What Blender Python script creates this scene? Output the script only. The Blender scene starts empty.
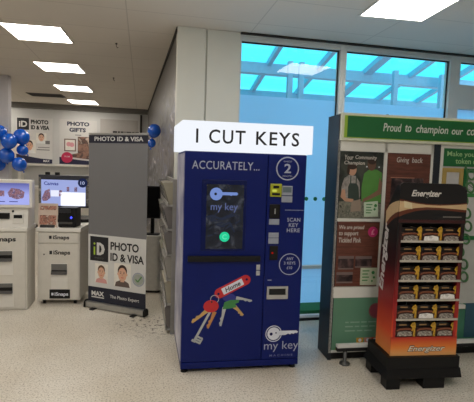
import bpy, bmesh, math, random
from mathutils import Vector, Matrix
random.seed(7)
sc = bpy.context.scene
COL = sc.collection
PI = math.pi
R = math.radians

# ------------------------------------------------------------------ materials
def lin(c):
    out = []
    for v in c[:3]:
        v /= 255.0
        out.append(v / 12.92 if v <= 0.04045 else ((v + 0.055) / 1.055) ** 2.4)
    return tuple(out) + (1.0,)

MATS = {}
def mat(name, rgb, rough=0.5, metal=0.0, spec=0.5, emit=None, es=0.0, var=0.06, scale=18.0, bump=0.0, coat=0.0):
    if name in MATS:
        return MATS[name]
    m = bpy.data.materials.new(name); m.use_nodes = True
    nt = m.node_tree; b = nt.nodes['Principled BSDF']
    c = lin(rgb)
    tc = nt.nodes.new('ShaderNodeTexCoord')
    nz = nt.nodes.new('ShaderNodeTexNoise'); nz.inputs['Scale'].default_value = scale; nz.inputs['Detail'].default_value = 4
    nt.links.new(tc.outputs['Object'], nz.inputs['Vector'])
    rp = nt.nodes.new('ShaderNodeValToRGB')
    rp.color_ramp.elements[0].position = 0.3; rp.color_ramp.elements[1].position = 0.7
    rp.color_ramp.elements[0].color = tuple(v * (1 - var) for v in c[:3]) + (1,)
    rp.color_ramp.elements[1].color = tuple(min(1, v * (1 + var)) for v in c[:3]) + (1,)
    nt.links.new(nz.outputs['Fac'], rp.inputs['Fac'])
    nt.links.new(rp.outputs['Color'], b.inputs['Base Color'])
    b.inputs['Roughness'].default_value = rough
    b.inputs['Metallic'].default_value = metal
    b.inputs['Specular IOR Level'].default_value = spec
    b.inputs['Coat Weight'].default_value = coat
    if emit is not None:
        b.inputs['Emission Color'].default_value = lin(emit)
        b.inputs['Emission Strength'].default_value = es
    if bump:
        bp = nt.nodes.new('ShaderNodeBump'); bp.inputs['Strength'].default_value = bump
        nt.links.new(nz.outputs['Fac'], bp.inputs['Height']); nt.links.new(bp.outputs['Normal'], b.inputs['Normal'])
    MATS[name] = m
    return m

def ramp_mat(name, stops, axis='Z', lo=0.0, hi=1.0, rough=0.45):
    """printed colours that run along one object axis"""
    m = bpy.data.materials.new(name); m.use_nodes = True
    nt = m.node_tree; b = nt.nodes['Principled BSDF']
    tc = nt.nodes.new('ShaderNodeTexCoord'); sx = nt.nodes.new('ShaderNodeSeparateXYZ')
    mr = nt.nodes.new('ShaderNodeMapRange'); mr.inputs['From Min'].default_value = lo; mr.inputs['From Max'].default_value = hi
    rp = nt.nodes.new('ShaderNodeValToRGB'); el = rp.color_ramp.elements
    el[0].position, el[0].color = stops[0][0], lin(stops[0][1])
    el[1].position, el[1].color = stops[-1][0], lin(stops[-1][1])
    for p, c in stops[1:-1]:
        e = el.new(p); e.color = lin(c)
    nt.links.new(tc.outputs['Object'], sx.inputs[0]); nt.links.new(sx.outputs[axis], mr.inputs['Value'])
    nt.links.new(mr.outputs[0], rp.inputs['Fac']); nt.links.new(rp.outputs['Color'], b.inputs['Base Color'])
    b.inputs['Roughness'].default_value = rough
    return m

def emis(name, rgb, s):
    m = bpy.data.materials.new(name); m.use_nodes = True
    nt = m.node_tree; nt.nodes.clear()
    o = nt.nodes.new('ShaderNodeOutputMaterial'); e = nt.nodes.new('ShaderNodeEmission')
    e.inputs['Color'].default_value = lin(rgb); e.inputs['Strength'].default_value = s
    nt.links.new(e.outputs[0], o.inputs[0])
    return m

def nodes_of(name):
    m = bpy.data.materials.new(name); m.use_nodes = True
    return m, m.node_tree, m.node_tree.nodes['Principled BSDF']

def floor_material():
    m, nt, b = nodes_of('terrazzo_floor')
    N, L = nt.nodes.new, nt.links.new
    tc = N('ShaderNodeTexCoord')
    n1 = N('ShaderNodeTexNoise'); n1.inputs['Scale'].default_value = 85; n1.inputs['Detail'].default_value = 3
    r1 = N('ShaderNodeValToRGB'); e = r1.color_ramp.elements
    e[0].position, e[0].color = 0.33, lin((156, 147, 132)); e[1].position, e[1].color = 0.45, lin((218, 212, 200))
    k = e.new(0.68); k.color = lin((232, 227, 217))
    n2 = N('ShaderNodeTexNoise'); n2.inputs['Scale'].default_value = 1.3; n2.inputs['Detail'].default_value = 6
    r2 = N('ShaderNodeValToRGB'); e = r2.color_ramp.elements
    e[0].position, e[0].color = 0.30, lin((234, 229, 221)); e[1].position, e[1].color = 0.66, (1, 1, 1, 1)
    mx = N('ShaderNodeMixRGB'); mx.blend_type = 'MULTIPLY'; mx.inputs[0].default_value = 1
    for n in (n1, n2): L(tc.outputs['Object'], n.inputs['Vector'])
    L(n1.outputs['Fac'], r1.inputs['Fac']); L(n2.outputs['Fac'], r2.inputs['Fac'])
    L(r1.outputs['Color'], mx.inputs[1]); L(r2.outputs['Color'], mx.inputs[2])
    br = N('ShaderNodeTexBrick'); br.offset = 0; br.inputs['Scale'].default_value = 1
    br.inputs['Brick Width'].default_value = 0.61; br.inputs['Row Height'].default_value = 0.61
    br.inputs['Mortar Size'].default_value = 0.003; br.inputs['Mortar Smooth'].default_value = 0.4
    br.inputs['Color1'].default_value = (1, 1, 1, 1); br.inputs['Color2'].default_value = (.96, .96, .96, 1)
    br.inputs['Mortar'].default_value = (.86, .85, .83, 1)
    L(tc.outputs['Object'], br.inputs['Vector'])
    m2 = N('ShaderNodeMixRGB'); m2.blend_type = 'MULTIPLY'; m2.inputs[0].default_value = 1
    L(mx.outputs[0], m2.inputs[1]); L(br.outputs['Color'], m2.inputs[2])
    # a scuffed dirty patch beside the machine and a few dark specks
    mp = N('ShaderNodeMapping'); mp.inputs['Location'].default_value = (0.42, 0.60, 0); mp.inputs['Scale'].default_value = (1.9, 2.6, 1)
    L(tc.outputs['Object'], mp.inputs['Vector'])
    gr = N('ShaderNodeTexGradient'); gr.gradient_type = 'SPHERICAL'; L(mp.outputs[0], gr.inputs['Vector'])
    n3 = N('ShaderNodeTexNoise'); n3.inputs['Scale'].default_value = 26; n3.inputs['Detail'].default_value = 5
    L(tc.outputs['Object'], n3.inputs['Vector'])
    r3 = N('ShaderNodeValToRGB'); e = r3.color_ramp.elements; e[0].position, e[0].color = 0.555, (0, 0, 0, 1); e[1].position, e[1].color = 0.65, (1, 1, 1, 1)
    L(n3.outputs['Fac'], r3.inputs['Fac'])
    ml = N('ShaderNodeMath'); ml.operation = 'MULTIPLY'; ml.use_clamp = True; gm = N('ShaderNodeMath'); gm.operation = 'MULTIPLY'; gm.inputs[1].default_value = 1.7; L(gr.outputs['Fac'], gm.inputs[0]); L(gm.outputs[0], ml.inputs[0]); L(r3.outputs['Color'], ml.inputs[1])
    m3 = N('ShaderNodeMixRGB'); m3.inputs[2].default_value = lin((70, 58, 42))
    L(ml.outputs[0], m3.inputs[0]); L(m2.outputs[0], m3.inputs[1])
    L(m3.outputs[0], b.inputs['Base Color'])
    b.inputs['Roughness'].default_value = 0.28; b.inputs['Specular IOR Level'].default_value = 0.42
    return m

def ceiling_material():
    m, nt, b = nodes_of('ceiling_tiles')
    N, L = nt.nodes.new, nt.links.new
    tc = N('ShaderNodeTexCoord')
    br = N('ShaderNodeTexBrick'); br.offset = 0; br.inputs['Scale'].default_value = 1
    br.inputs['Brick Width'].default_value = 1.2; br.inputs['Row Height'].default_value = 0.6
    br.inputs['Mortar Size'].default_value = 0.006; br.inputs['Mortar Smooth'].default_value = 0.3
    br.inputs['Color1'].default_value = lin((216, 209, 199)); br.inputs['Color2'].default_value = lin((213, 206, 196)); br.inputs['Mortar'].default_value = lin((192, 185, 176))
    mp = N('ShaderNodeMapping'); mp.inputs['Location'].default_value = (0.53, 0.33, 0)
    L(tc.outputs['Object'], mp.inputs['Vector']); L(mp.outputs[0], br.inputs['Vector'])
    n = N('ShaderNodeTexNoise'); n.inputs['Scale'].default_value = 160
    L(tc.outputs['Object'], n.inputs['Vector'])
    bp = N('ShaderNodeBump'); bp.inputs['Strength'].default_value = 0.08; L(n.outputs['Fac'], bp.inputs['Height'])
    L(bp.outputs[0], b.inputs['Normal']); L(br.outputs['Color'], b.inputs['Base Color'])
    b.inputs['Roughness'].default_value = 0.9; b.inputs['Specular IOR Level'].default_value = 0.1
    return m

def mural_material():
    m, nt, b = nodes_of('aisle_mural')
    N, L = nt.nodes.new, nt.links.new
    tc = N('ShaderNodeTexCoord')
    mp = N('ShaderNodeMapping'); mp.inputs['Scale'].default_value = (1, 0.55, 1.6); mp.inputs['Rotation'].default_value = (R(25), 0, 0)
    L(tc.outputs['Object'], mp.inputs['Vector'])
    n = N('ShaderNodeTexNoise'); n.inputs['Scale'].default_value = 2.6; n.inputs['Detail'].default_value = 7; n.inputs['Distortion'].default_value = 1.6
    L(mp.outputs[0], n.inputs['Vector'])
    r = N('ShaderNodeValToRGB'); e = r.color_ramp.elements
    e[0].position, e[0].color = 0.36, lin((58, 56, 58)); e[1].position, e[1].color = 0.66, lin((206, 202, 198))
    k = e.new(0.50); k.color = lin((124, 120, 116)); k = e.new(0.58); k.color = lin((96, 102, 132))
    L(n.outputs['Fac'], r.inputs['Fac'])
    # the top of the mural is plain dark grey
    sx = N('ShaderNodeSeparateXYZ'); L(tc.outputs['Object'], sx.inputs[0])
    mr = N('ShaderNodeMapRange'); mr.inputs['From Min'].default_value = 2.1; mr.inputs['From Max'].default_value = 2.6
    L(sx.outputs['Z'], mr.inputs['Value'])
    mx = N('ShaderNodeMixRGB'); mx.inputs[2].default_value = lin((104, 101, 98)); L(mr.outputs[0], mx.inputs[0]); L(r.outputs['Color'], mx.inputs[1])
    L(mx.outputs[0], b.inputs['Base Color']); b.inputs['Roughness'].default_value = 0.35
    return m

def wood_material(name, a, c):
    m, nt, b = nodes_of(name)
    N, L = nt.nodes.new, nt.links.new
    tc = N('ShaderNodeTexCoord')
    mp = N('ShaderNodeMapping'); mp.inputs['Scale'].default_value = (3, 1, 22); L(tc.outputs['Object'], mp.inputs['Vector'])
    n = N('ShaderNodeTexNoise'); n.inputs['Scale'].default_value = 2.5; n.inputs['Detail'].default_value = 5; L(mp.outputs[0], n.inputs['Vector'])
    r = N('ShaderNodeValToRGB'); e = r.color_ramp.elements
    e[0].position, e[0].color = 0.3, lin(a); e[1].position, e[1].color = 0.7, lin(c); L(n.outputs['Fac'], r.inputs['Fac'])
    L(r.outputs['Color'], b.inputs['Base Color']); b.inputs['Roughness'].default_value = 0.5
    return m

def blotch_material(name, cols, scale, rough=0.4, emit=0.0):
    """a small printed (or lit) picture too blurred to read: blotches of a few colours"""
    m, nt, b = nodes_of(name)
    N, L = nt.nodes.new, nt.links.new
    tc = N('ShaderNodeTexCoord'); n = N('ShaderNodeTexNoise'); n.inputs['Scale'].default_value = scale; n.inputs['Detail'].default_value = 3
    n.inputs['Distortion'].default_value = 0.6
    L(tc.outputs['Object'], n.inputs['Vector'])
    r = N('ShaderNodeValToRGB'); e = r.color_ramp.elements
    k = len(cols)
    e[0].position, e[0].color = 0.3, lin(cols[0]); e[1].position, e[1].color = 0.7, lin(cols[-1])
    for i, c in enumerate(cols[1:-1], 1):
        q = e.new(0.3 + 0.4 * i / (k - 1)); q.color = lin(c)
    L(n.outputs['Fac'], r.inputs['Fac']); L(r.outputs['Color'], b.inputs['Base Color']); b.inputs['Roughness'].default_value = rough
    if emit:
        L(r.outputs['Color'], b.inputs['Emission Color']); b.inputs['Emission Strength'].default_value = emit
    return m

def glass_material(name='window_glass', tint=(1, 1, 1, 1)):
    m = bpy.data.materials.new(name); m.use_nodes = True
    nt = m.node_tree; nt.nodes.clear(); N, L = nt.nodes.new, nt.links.new
    o = N('ShaderNodeOutputMaterial'); t = N('ShaderNodeBsdfTransparent'); g = N('ShaderNodeBsdfGlossy'); f = N('ShaderNodeLayerWeight'); x = N('ShaderNodeMixShader')
    ge = N('ShaderNodeNewGeometry'); pw = N('ShaderNodeMath'); pw.operation = 'POWER'; pw.inputs[1].default_value = 4.0; ma = N('ShaderNodeMath'); ma.operation = 'MULTIPLY_ADD'; ma.inputs[1].default_value = 0.85; ma.inputs[2].default_value = 0.05
    sb = N('ShaderNodeMath'); sb.operation = 'SUBTRACT'; sb.inputs[0].default_value = 1.0; mu = N('ShaderNodeMath'); mu.operation = 'MULTIPLY'
    t.inputs['Color'].default_value = tint
    g.inputs['Roughness'].default_value = 0.02; f.inputs['Blend'].default_value = 0.5
    L(f.outputs['Facing'], pw.inputs[0]); L(pw.outputs[0], ma.inputs[0]); L(ge.outputs['Backfacing'], sb.inputs[1]); L(ma.outputs[0], mu.inputs[0]); L(sb.outputs[0], mu.inputs[1]); L(mu.outputs[0], x.inputs[0]); L(t.outputs[0], x.inputs[1]); L(g.outputs[0], x.inputs[2]); L(x.outputs[0], o.inputs[0])
    return m

def film_material():
    m = bpy.data.materials.new('frosted_film'); m.use_nodes = True
    nt = m.node_tree; nt.nodes.clear(); N, L = nt.nodes.new, nt.links.new
    o = N('ShaderNodeOutputMaterial'); t = N('ShaderNodeBsdfTranslucent'); d = N('ShaderNodeBsdfDiffuse'); x = N('ShaderNodeMixShader')
    t.inputs['Color'].default_value = (0.72, 0.87, 1.0, 1); d.inputs['Color'].default_value = (0.6, 0.75, 0.9, 1)
    x.inputs[0].default_value = 0.12
    L(t.outputs[0], x.inputs[1]); L(d.outputs[0], x.inputs[2]); L(x.outputs[0], o.inputs[0])
    return m

M_floor = floor_material(); M_ceil = ceiling_material(); M_mural = mural_material()
M_wall = mat('wall_paint', (200, 200, 199), 0.8, var=0.02, scale=3)
M_pillar = mat('pillar_panels', (226, 226, 216), 0.55, var=0.02, scale=3)
M_frame = mat('window_frame_paint', (216, 219, 216), 0.45, var=0.02, scale=4)
M_darkgap = mat('dark_gap', (42, 40, 38), 0.8)
M_bulk = mat('bulkhead_paint', (112, 108, 103), 0.8)
M_glass = glass_material(); M_film = film_material()
M_roofglass = glass_material('canopy_glass', (0.33, 0.94, 0.99, 1))
M_steel = mat('canopy_steel', (176, 206, 226), 0.5, var=0.05)
M_ground = mat('outside_paving', (178, 180, 182), 0.9)
M_kerb = mat('outside_green_kerb', (30, 110, 62), 0.8)
M_white = mat('white_laminate', (222, 219, 212), 0.45, var=0.02)
M_offwhite = mat('cream_laminate', (210, 206, 197), 0.5, var=0.03)
M_black = mat('black_plastic', (14, 14, 16), 0.5, spec=0.3)
M_blackm = mat('black_matt', (20, 20, 22), 0.75)
M_navy = mat('navy_paint', (7, 25, 98), 0.4, spec=0.22, var=0.05, scale=5)
M_navyd = mat('navy_recess', (5, 20, 78), 0.4, spec=0.2)
M_side = blotch_material('machine_side_print', [(112, 114, 150), (164, 164, 186), (206, 204, 216)], 4.0, 0.3)
M_chrome = mat('brushed_metal', (196, 198, 202), 0.3, 1.0)
M_alu = mat('aluminium', (180, 180, 178), 0.35, 0.9)
M_silver = mat('silver_label', (150, 156, 172), 0.4, 0.1)
M_print_white = mat('white_ink', (220, 224, 236), 0.5, var=0.02)
M_ink_grey = mat('pale_grey_ink', (168, 174, 196), 0.5, var=0.02)
M_black_ink = mat('black_ink', (20, 20, 24), 0.6)
M_lamp = emis('lamp_diffuser', (255, 247, 234), 13.5)
M_box = emis('lightbox_acrylic', (244, 248, 255), 1.0)
M_red = mat('red_ink', (196, 38, 44), 0.45); M_gold = mat('gold_key_ink', (196, 160, 96), 0.4); M_green = mat('green_ink', (60, 132, 70), 0.45)
M_keysilver = mat('silver_key_ink', (176, 180, 180), 0.4); M_orange = mat('bronze_key_ink', (184, 130, 74), 0.4); M_blueink = mat('blue_ink', (38, 44, 130), 0.45)

# ------------------------------------------------------------------ mesh builder
_tc = {}
def text_geo(s, bold, font_shear, sp=1.0):
    key = (s, bold, font_shear, sp)
    if key in _tc: return _tc[key]
    cu = bpy.data.curves.new('t', 'FONT'); cu.body = s; cu.size = 1; cu.extrude = 0.5; cu.offset = bold; cu.resolution_u = 3; cu.shear = font_shear; cu.space_character = sp
    ob = bpy.data.objects.new('t', cu); COL.objects.link(ob)
    dg = bpy.context.evaluated_depsgraph_get(); dg.update()
    me = bpy.data.meshes.new_from_object(ob.evaluated_get(dg))
    vs = [v.co.copy() for v in me.vertices]; fs = [tuple(p.vertices) for p in me.polygons]
    bpy.data.objects.remove(ob); bpy.data.curves.remove(cu); bpy.data.meshes.remove(me)
    _tc[key] = (vs, fs)
    return _tc[key]

class MB:
    def __init__(self): self.bm = bmesh.new(); self.mats = []
    def mi(self, m):
        if m is None: return 0
        if m not in self.mats: self.mats.append(m)
        return self.mats.index(m)
    def faces(self, co, fs, m=None, smooth=False):
        k = self.mi(m); vs = [self.bm.verts.new(c) for c in co]; out = []
        for f in fs:
            try:
                fc = self.bm.faces.new([vs[i] for i in f]); fc.material_index = k; fc.smooth = smooth; out.append(fc)
            except ValueError: pass
        return vs, out
    def box(self, x0, x1, y0, y1, z0, z1, m=None, bev=0.0):
        co = [(x, y, z) for z in (z0, z1) for y in (y0, y1) for x in (x0, x1)]
        vs, fs = self.faces(co, [(0, 2, 3, 1), (4, 5, 7, 6), (0, 1, 5, 4), (2, 6, 7, 3), (0, 4, 6, 2), (1, 3, 7, 5)], m)
        if bev > 0:
            es = list({e for f in fs for e in f.edges})
            r = bmesh.ops.bevel(self.bm, geom=es, offset=bev, segments=2, profile=0.6, affect='EDGES')
            for f in r['faces']: f.material_index = self.mi(m)
        return self
    def poly(self, pts, fn, m=None):
        """extrude a closed outline; fn maps (p, 0|1) to a point"""
        n = len(pts)
        a = sum(pts[i][0] * pts[(i + 1) % n][1] - pts[(i + 1) % n][0] * pts[i][1] for i in range(n))
        if a < 0: pts = pts[::-1]
        co = [fn(p, 0) for p in pts] + [fn(p, 1) for p in pts]
        fs = [tuple(range(n)), tuple(range(2 * n - 1, n - 1, -1))] + [(i, i + n, (i + 1) % n + n, (i + 1) % n) for i in range(n)]
        self.faces(co, fs, m); return self
    def prism(self, pts, y0, y1, m=None): return self.poly(pts, lambda p, k: (p[0], (y0, y1)[k], p[1]), m)
    def prism_yz(self, pts, x0, x1, m=None): return self.poly(pts, lambda p, k: ((x0, x1)[k], p[0], p[1]), m)
    def plan(self, pts, z0, z1, m=None): return self.poly(pts, lambda p, k: (p[0], p[1], (z0, z1)[k]), m)
    def disc(self, cx, cz, r, y0, y1, m=None, n=28, rz=None):
        rz = rz or r
        return self.prism([(cx + r * math.cos(2 * PI * i / n), cz + rz * math.sin(2 * PI * i / n)) for i in range(n)], y0, y1, m)
    def ring(self, cx, cz, ro, ri, y0, y1, m=None, n=40, sq=1.0, rot=0):
        co = []
        for y in (y0, y1):
            for r in (ro, ri):
                for i in range(n):
                    a = 2 * PI * i / n; x, z = r * math.cos(a), r * math.sin(a) * sq
                    co.append((cx + x * math.cos(rot) - z * math.sin(rot), y, cz + x * math.sin(rot) + z * math.cos(rot)))
        fs = []
        for i in range(n):
            j = (i + 1) % n
            fs += [(i, j, n + j, n + i), (2 * n + i, 3 * n + i, 3 * n + j, 2 * n + j), (i, 2 * n + i, 2 * n + j, j), (n + i, n + j, 3 * n + j, 3 * n + i)]
        self.faces(co, fs, m); return self
    def cyl(self, p0, p1, r0, r1=None, m=None, n=16, smooth=True):
        r1 = r0 if r1 is None else r1
        a, b = Vector(p0), Vector(p1); d = (b - a).normalized()
        t = Vector((0, 0, 1)) if abs(d.z) < 0.9 else Vector((1, 0, 0))
        u = d.cross(t).normalized(); v = d.cross(u)
        co = [a + (u * math.cos(2 * PI * i / n) + v * math.sin(2 * PI * i / n)) * r0 for i in range(n)]
        co += [b + (u * math.cos(2 * PI * i / n) + v * math.sin(2 * PI * i / n)) * r1 for i in range(n)]
        self.faces(co, [(i, (i + 1) % n, (i + 1) % n + n, i + n) for i in range(n)], m, smooth)
        self.faces(co[:n], [tuple(range(n - 1, -1, -1))], m); self.faces(co[n:], [tuple(range(n))], m)
        return self
    def tube(self, pts, r, m=None, n=10):
        for a, b in zip(pts, pts[1:]): self.cyl(a, b, r, r, m, n)
        return self
    def lathe(self, prof, c=(0, 0, 0), m=None, n=28, smooth=True):
        co = [(c[0] + r * math.cos(2 * PI * i / n), c[1] + r * math.sin(2 * PI * i / n), c[2] + z) for r, z in prof for i in range(n)]
        fs = [(k * n + i, k * n + (i + 1) % n, (k + 1) * n + (i + 1) % n, (k + 1) * n + i) for k in range(len(prof) - 1) for i in range(n)]
        self.faces(co, fs, m, smooth); return self
    def text(self, s, x0, x1, z0, z1, y, m=None, bold=0.0, shear=0.0, rot=0.0, th=0.0012, fn=None, sp=1.0):
        """lettering fitted into a rectangle of the face; rot turns it about the rectangle's centre"""
        vs, fs = text_geo(s, bold, shear, sp)
        xa, xb = min(v.x for v in vs), max(v.x for v in vs); ya, yb = min(v.y for v in vs), max(v.y for v in vs)
        cx, cz = (x0 + x1) / 2, (z0 + z1) / 2; co = []
        for v in vs:
            x = x0 + (v.x - xa) / (xb - xa) * (x1 - x0) - cx; z = z0 + (v.y - ya) / (yb - ya) * (z1 - z0) - cz
            p = (cx + x * math.cos(rot) - z * math.sin(rot), y - (v.z + 0.5) * th, cz + x * math.sin(rot) + z * math.cos(rot))
            co.append(fn(p) if fn else p)
        self.faces(co, fs, m); return self
    def build(self, name, m=None, parent=None, normals=True):
        if m is not None and not self.mats: self.mats = [m]
        elif m is not None and m not in self.mats: self.mats.insert(0, m)
        if normals: bmesh.ops.recalc_face_normals(self.bm, faces=self.bm.faces[:])
        me = bpy.data.meshes.new(name); self.bm.to_mesh(me); self.bm.free()
        for q in self.mats: me.materials.append(q)
        o = bpy.data.objects.new(name, me); COL.objects.link(o)
        if parent is not None: o.parent = parent
        return o

def strip(mb, pts, w, y0, y1, m):
    for (xa, za), (xb, zb) in zip(pts, pts[1:]):
        d = math.hypot(xb - xa, zb - za) or 1; nx, nz = -(zb - za) / d * w / 2, (xb - xa) / d * w / 2
        mb.prism([(xa + nx, za + nz), (xb + nx, zb + nz), (xb - nx, zb - nz), (xa - nx, za - nz)], y0, y1, m)
def tag(o, label, cat, group=None, kind=None):
    o['label'] = label; o['category'] = cat
    if group: o['group'] = group
    if kind: o['kind'] = kind
    return o
def thing(name, label, cat, loc=(0, 0, 0), yaw=0.0, group=None):
    o = bpy.data.objects.new(name, None); COL.objects.link(o); o.empty_display_size = 0.1
    o.location = loc; o.rotation_euler = (0, 0, R(yaw))
    return tag(o, label, cat, group)
def structure(name, mb, m, loc=None, yaw=0.0, label=None, cat=None):
    o = mb.build(name, m); o['kind'] = 'structure'
    if label: o['label'] = label
    if cat: o['category'] = cat
    if loc: o.location = loc; o.rotation_euler = (0, 0, R(yaw))
    return o
def dup(root, loc, yaw=None, label=None):
    r = root.copy(); COL.objects.link(r); r.location = loc
    if yaw is not None: r.rotation_euler = (0, 0, R(yaw))
    if label: r['label'] = label
    for ch in root.children:
        c = ch.copy(); COL.objects.link(c); c.parent = r
        for g in ch.children:
            d = g.copy(); COL.objects.link(d); d.parent = c
    return r

# ------------------------------------------------------------------ room: a runs along the window wall, b runs away into the shop
ROOM = (-0.58, 4.34, 0.0); RY = 12.5
def room(a, b, z=0.0):
    c, s = math.cos(R(RY)), math.sin(R(RY))
    return (ROOM[0] + a * c - b * s, ROOM[1] + a * s + b * c, z)
H = 2.9
A0, A1, B0, B1 = -7.5, 4.6, -7.5, 6.78      # inner faces of the side, rear and far walls

structure('floor', MB().plan([(A0 - .2, B0 - .2), (A1 + .2, B0 - .2), (A1 + .2, 0.06), (0.2, 0.06), (0.2, B1 + .2), (A0 - .2, B1 + .2)], -0.1, 0), M_floor, ROOM, RY, 'speckled beige vinyl shop floor', 'floor')
structure('ceiling', MB().plan([(A0 - .2, B0 - .2), (A1 + .2, B0 - .2), (A1 + .2, 0.12), (0.3, 0.12), (0.3, B1 + .2), (A0 - .2, B1 + .2)], H, H + 0.15), M_ceil, ROOM, RY, 'beige suspended tile ceiling', 'ceiling')
structure('wall_back', MB().box(A0 - .2, 0.2, B1, B1 + .15, 0, H), M_wall, ROOM, RY, 'pale grey wall behind the photo counter', 'wall')
structure('wall_left', MB().box(A0 - .2, A0, B0, B1, 0, H), M_wall, ROOM, RY)
structure('wall_right', MB().box(A1, A1 + .2, B0, 0.12, 0, H), M_wall, ROOM, RY)
structure('wall_front', MB().box(A0, A1, B0 - .2, B0, 0, H), M_wall, ROOM, RY)
# aisle wall with a printed mural, running back from the pillar
structure('wall_aisle', MB().plan([(-0.055, 0.0), (0.06, 0.0), (-0.13, B1), (-0.255, B1)], 0, H - 0.03), M_mural, ROOM, RY, 'grey mural wall running back beside the key machine', 'wall')
structure('trim_aisle', MB().plan([(-0.066, 0.0), (0.05, 0.0), (-0.14, B1), (-0.266, B1)], H - 0.05, H - 0.002), M_darkgap, ROOM, RY)
# bulkhead under the ceiling along the far wall
mb = MB(); mb.box(A0, -0.262, B1 - 0.10, B1 - .002, H - 0.055, H - .002, M_bulk); mb.box(A0, -0.262, B1 - 0.06, B1 - .002, H - 0.12, H - 0.055, M_bulk)
structure('trim_back', mb, None, ROOM, RY)
# pillar between the aisle wall and the first window: two panels with a groove
mb = MB(); mb.box(-0.058, 0.572, 0.0, 0.2, 0, H - .002, M_pillar)
mb.box(-0.058, 0.222, -0.035, 0.0, 0, H - .002, M_pillar, 0.004); mb.box(0.238, 0.572, -0.025, 0.0, 0, H - .002, M_pillar, 0.004)
structure('pillar', mb, None, ROOM, RY, 'pale panelled pillar behind the key machine', 'pillar')

def window(n, a0, a1, p0, p1, label, door=False):
    o = bpy.data.objects.new('window_%d' % n, None); COL.objects.link(o); o.location = ROOM; o.rotation_euler = (0, 0, R(RY))
    o['kind'] = 'structure'; o['label'] = label; o['category'] = 'window'
    f = MB()
    f.box(a0, p0, 0.0, 0.1, 0, H - .002, None, 0.004); f.box(p1, a1, 0.0, 0.1, 0, H - .002, None, 0.004)
    f.box(p0, p1, 0.005, 0.1, 2.83, H - .002); f.box(p0, p1, 0.005, 0.1, 0.0, 0.045); f.box(p0, p1, 0.02, 0.09, 0.455, 0.492)
    if door: f.box(p0, p1, 0.01, 0.1, 2.30, 2.575)
    f.build('window_frame', M_frame, o)
    g = MB()
    for z0, z1 in ((0.045, 0.455), (0.492, 2.30), (2.575, 2.83)) if door else ((0.045, 0.455), (0.492, 2.83)):
        g.box(p0, p1, 0.052, 0.058, z0, z1)
    g.build('glass', M_glass, o)
    s = MB()
    s.box(p0, p0 + .006, 0.035, 0.051, 0.045, 2.818)
    s.box(p1 - .012, p1, 0.035, 0.051, 0.045, 2.83); s.box(p0, p1, 0.035, 0.051, 2.818, 2.83)
    s.build('seal', M_darkgap, o)
    fm = MB(); fm.box(p0 + .001, p1 - .001, 0.062, 0.064, 0.047, 0.455); fm.box(p0 + .001, p1 - .001, 0.062, 0.064, 0.492, 2.30)
    fm.build('frosted_film', M_film, o)
    k = MB(); x = p0 + 0.06
    while x < p1 - 0.03:
        k.disc(x, 1.228, 0.022, 0.0495, 0.0515, None, 20); x += 0.104
    k.build('dots', mat('dot_green', (24, 118, 66), 0.5), o)
    return o
window(1, 0.574, 1.7125, 0.592, 1.675, 'tall window with blue film beside the pillar')
window(2, 1.7125, 3.095, 1.75, 3.03, 'tall window with blue film behind the community board')
window(3, 3.095, A1, 3.162, 4.52, 'glazed bay with a solid cream panel above its door', True)
# dark blind track where the ceiling meets the window wall
mb = MB(); mb.box(0.574, A1, -0.05, -0.012, H - 0.016, H - .002, M_darkgap); mb.box(0.574, A1, -0.012, 0.0, H - 0.03, H - .002, M_frame)
structure('trim_window', mb, None, ROOM, RY, 'dark blind track along the top of the windows', 'trim')

# ------------------------------------------------------------------ outside: paving, kerb and a glazed canopy
structure('outside_ground', MB().box(0.25, 9, 0.15, 14, -0.1, -0.02), M_ground, ROOM, RY, 'pale paving outside the windows', 'ground')
structure('trim_ledge', MB().box(0.58, A1 - .005, -0.26, -0.002, 0.0, 0.085, None, 0.004), M_kerb, ROOM, RY, 'low green ledge along the foot of the windows', 'ledge')
can = thing('glazed_canopy', 'steel canopy with tinted glazing seen through the upper windows', 'canopy', ROOM, RY)
def cz(t): return 3.47 - 0.245 * t          # height of the canopy slope at t metres out
mb = MB(); mb.box(0.3, 9, 1.78, 1.92, cz(1.85) - 0.10, cz(1.85) + 0.05); mb.build('purlin', M_steel, can)
mb = MB(); mb.box(0.3, 9, 2.68, 2.78, cz(2.73) - 0.10, cz(2.73) + 0.03); mb.build('eaves_beam', M_steel, can)
for k in range(9):
    x = 0.60 + k * 0.77
    w = 0.06 if k != 3 else 0.13
    mb = MB(); mb.prism_yz([(0.12, cz(0.12) + 0.07), (0.12, cz(0.12) - 0.01), (2.8, cz(2.8) - 0.01), (2.8, cz(2.8) + 0.07)], x, x + w); mb.build('rafter', M_steel, can)
for x in (1.64, 1.81, 3.32, 4.13, 4.23):
    mb = MB(); mb.box(x, x + 0.07, 1.60, 1.67, 2.555, cz(1.6)); mb.build('strut', M_steel, can)
mb = MB(); mb.prism_yz([(0.12, cz(0.12) + 0.085), (0.12, cz(0.12) + 0.075), (2.85, cz(2.85) + 0.075), (2.85, cz(2.85) + 0.085)], 0.3, 9)
mb.build('glazing', M_roofglass, can)

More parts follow.
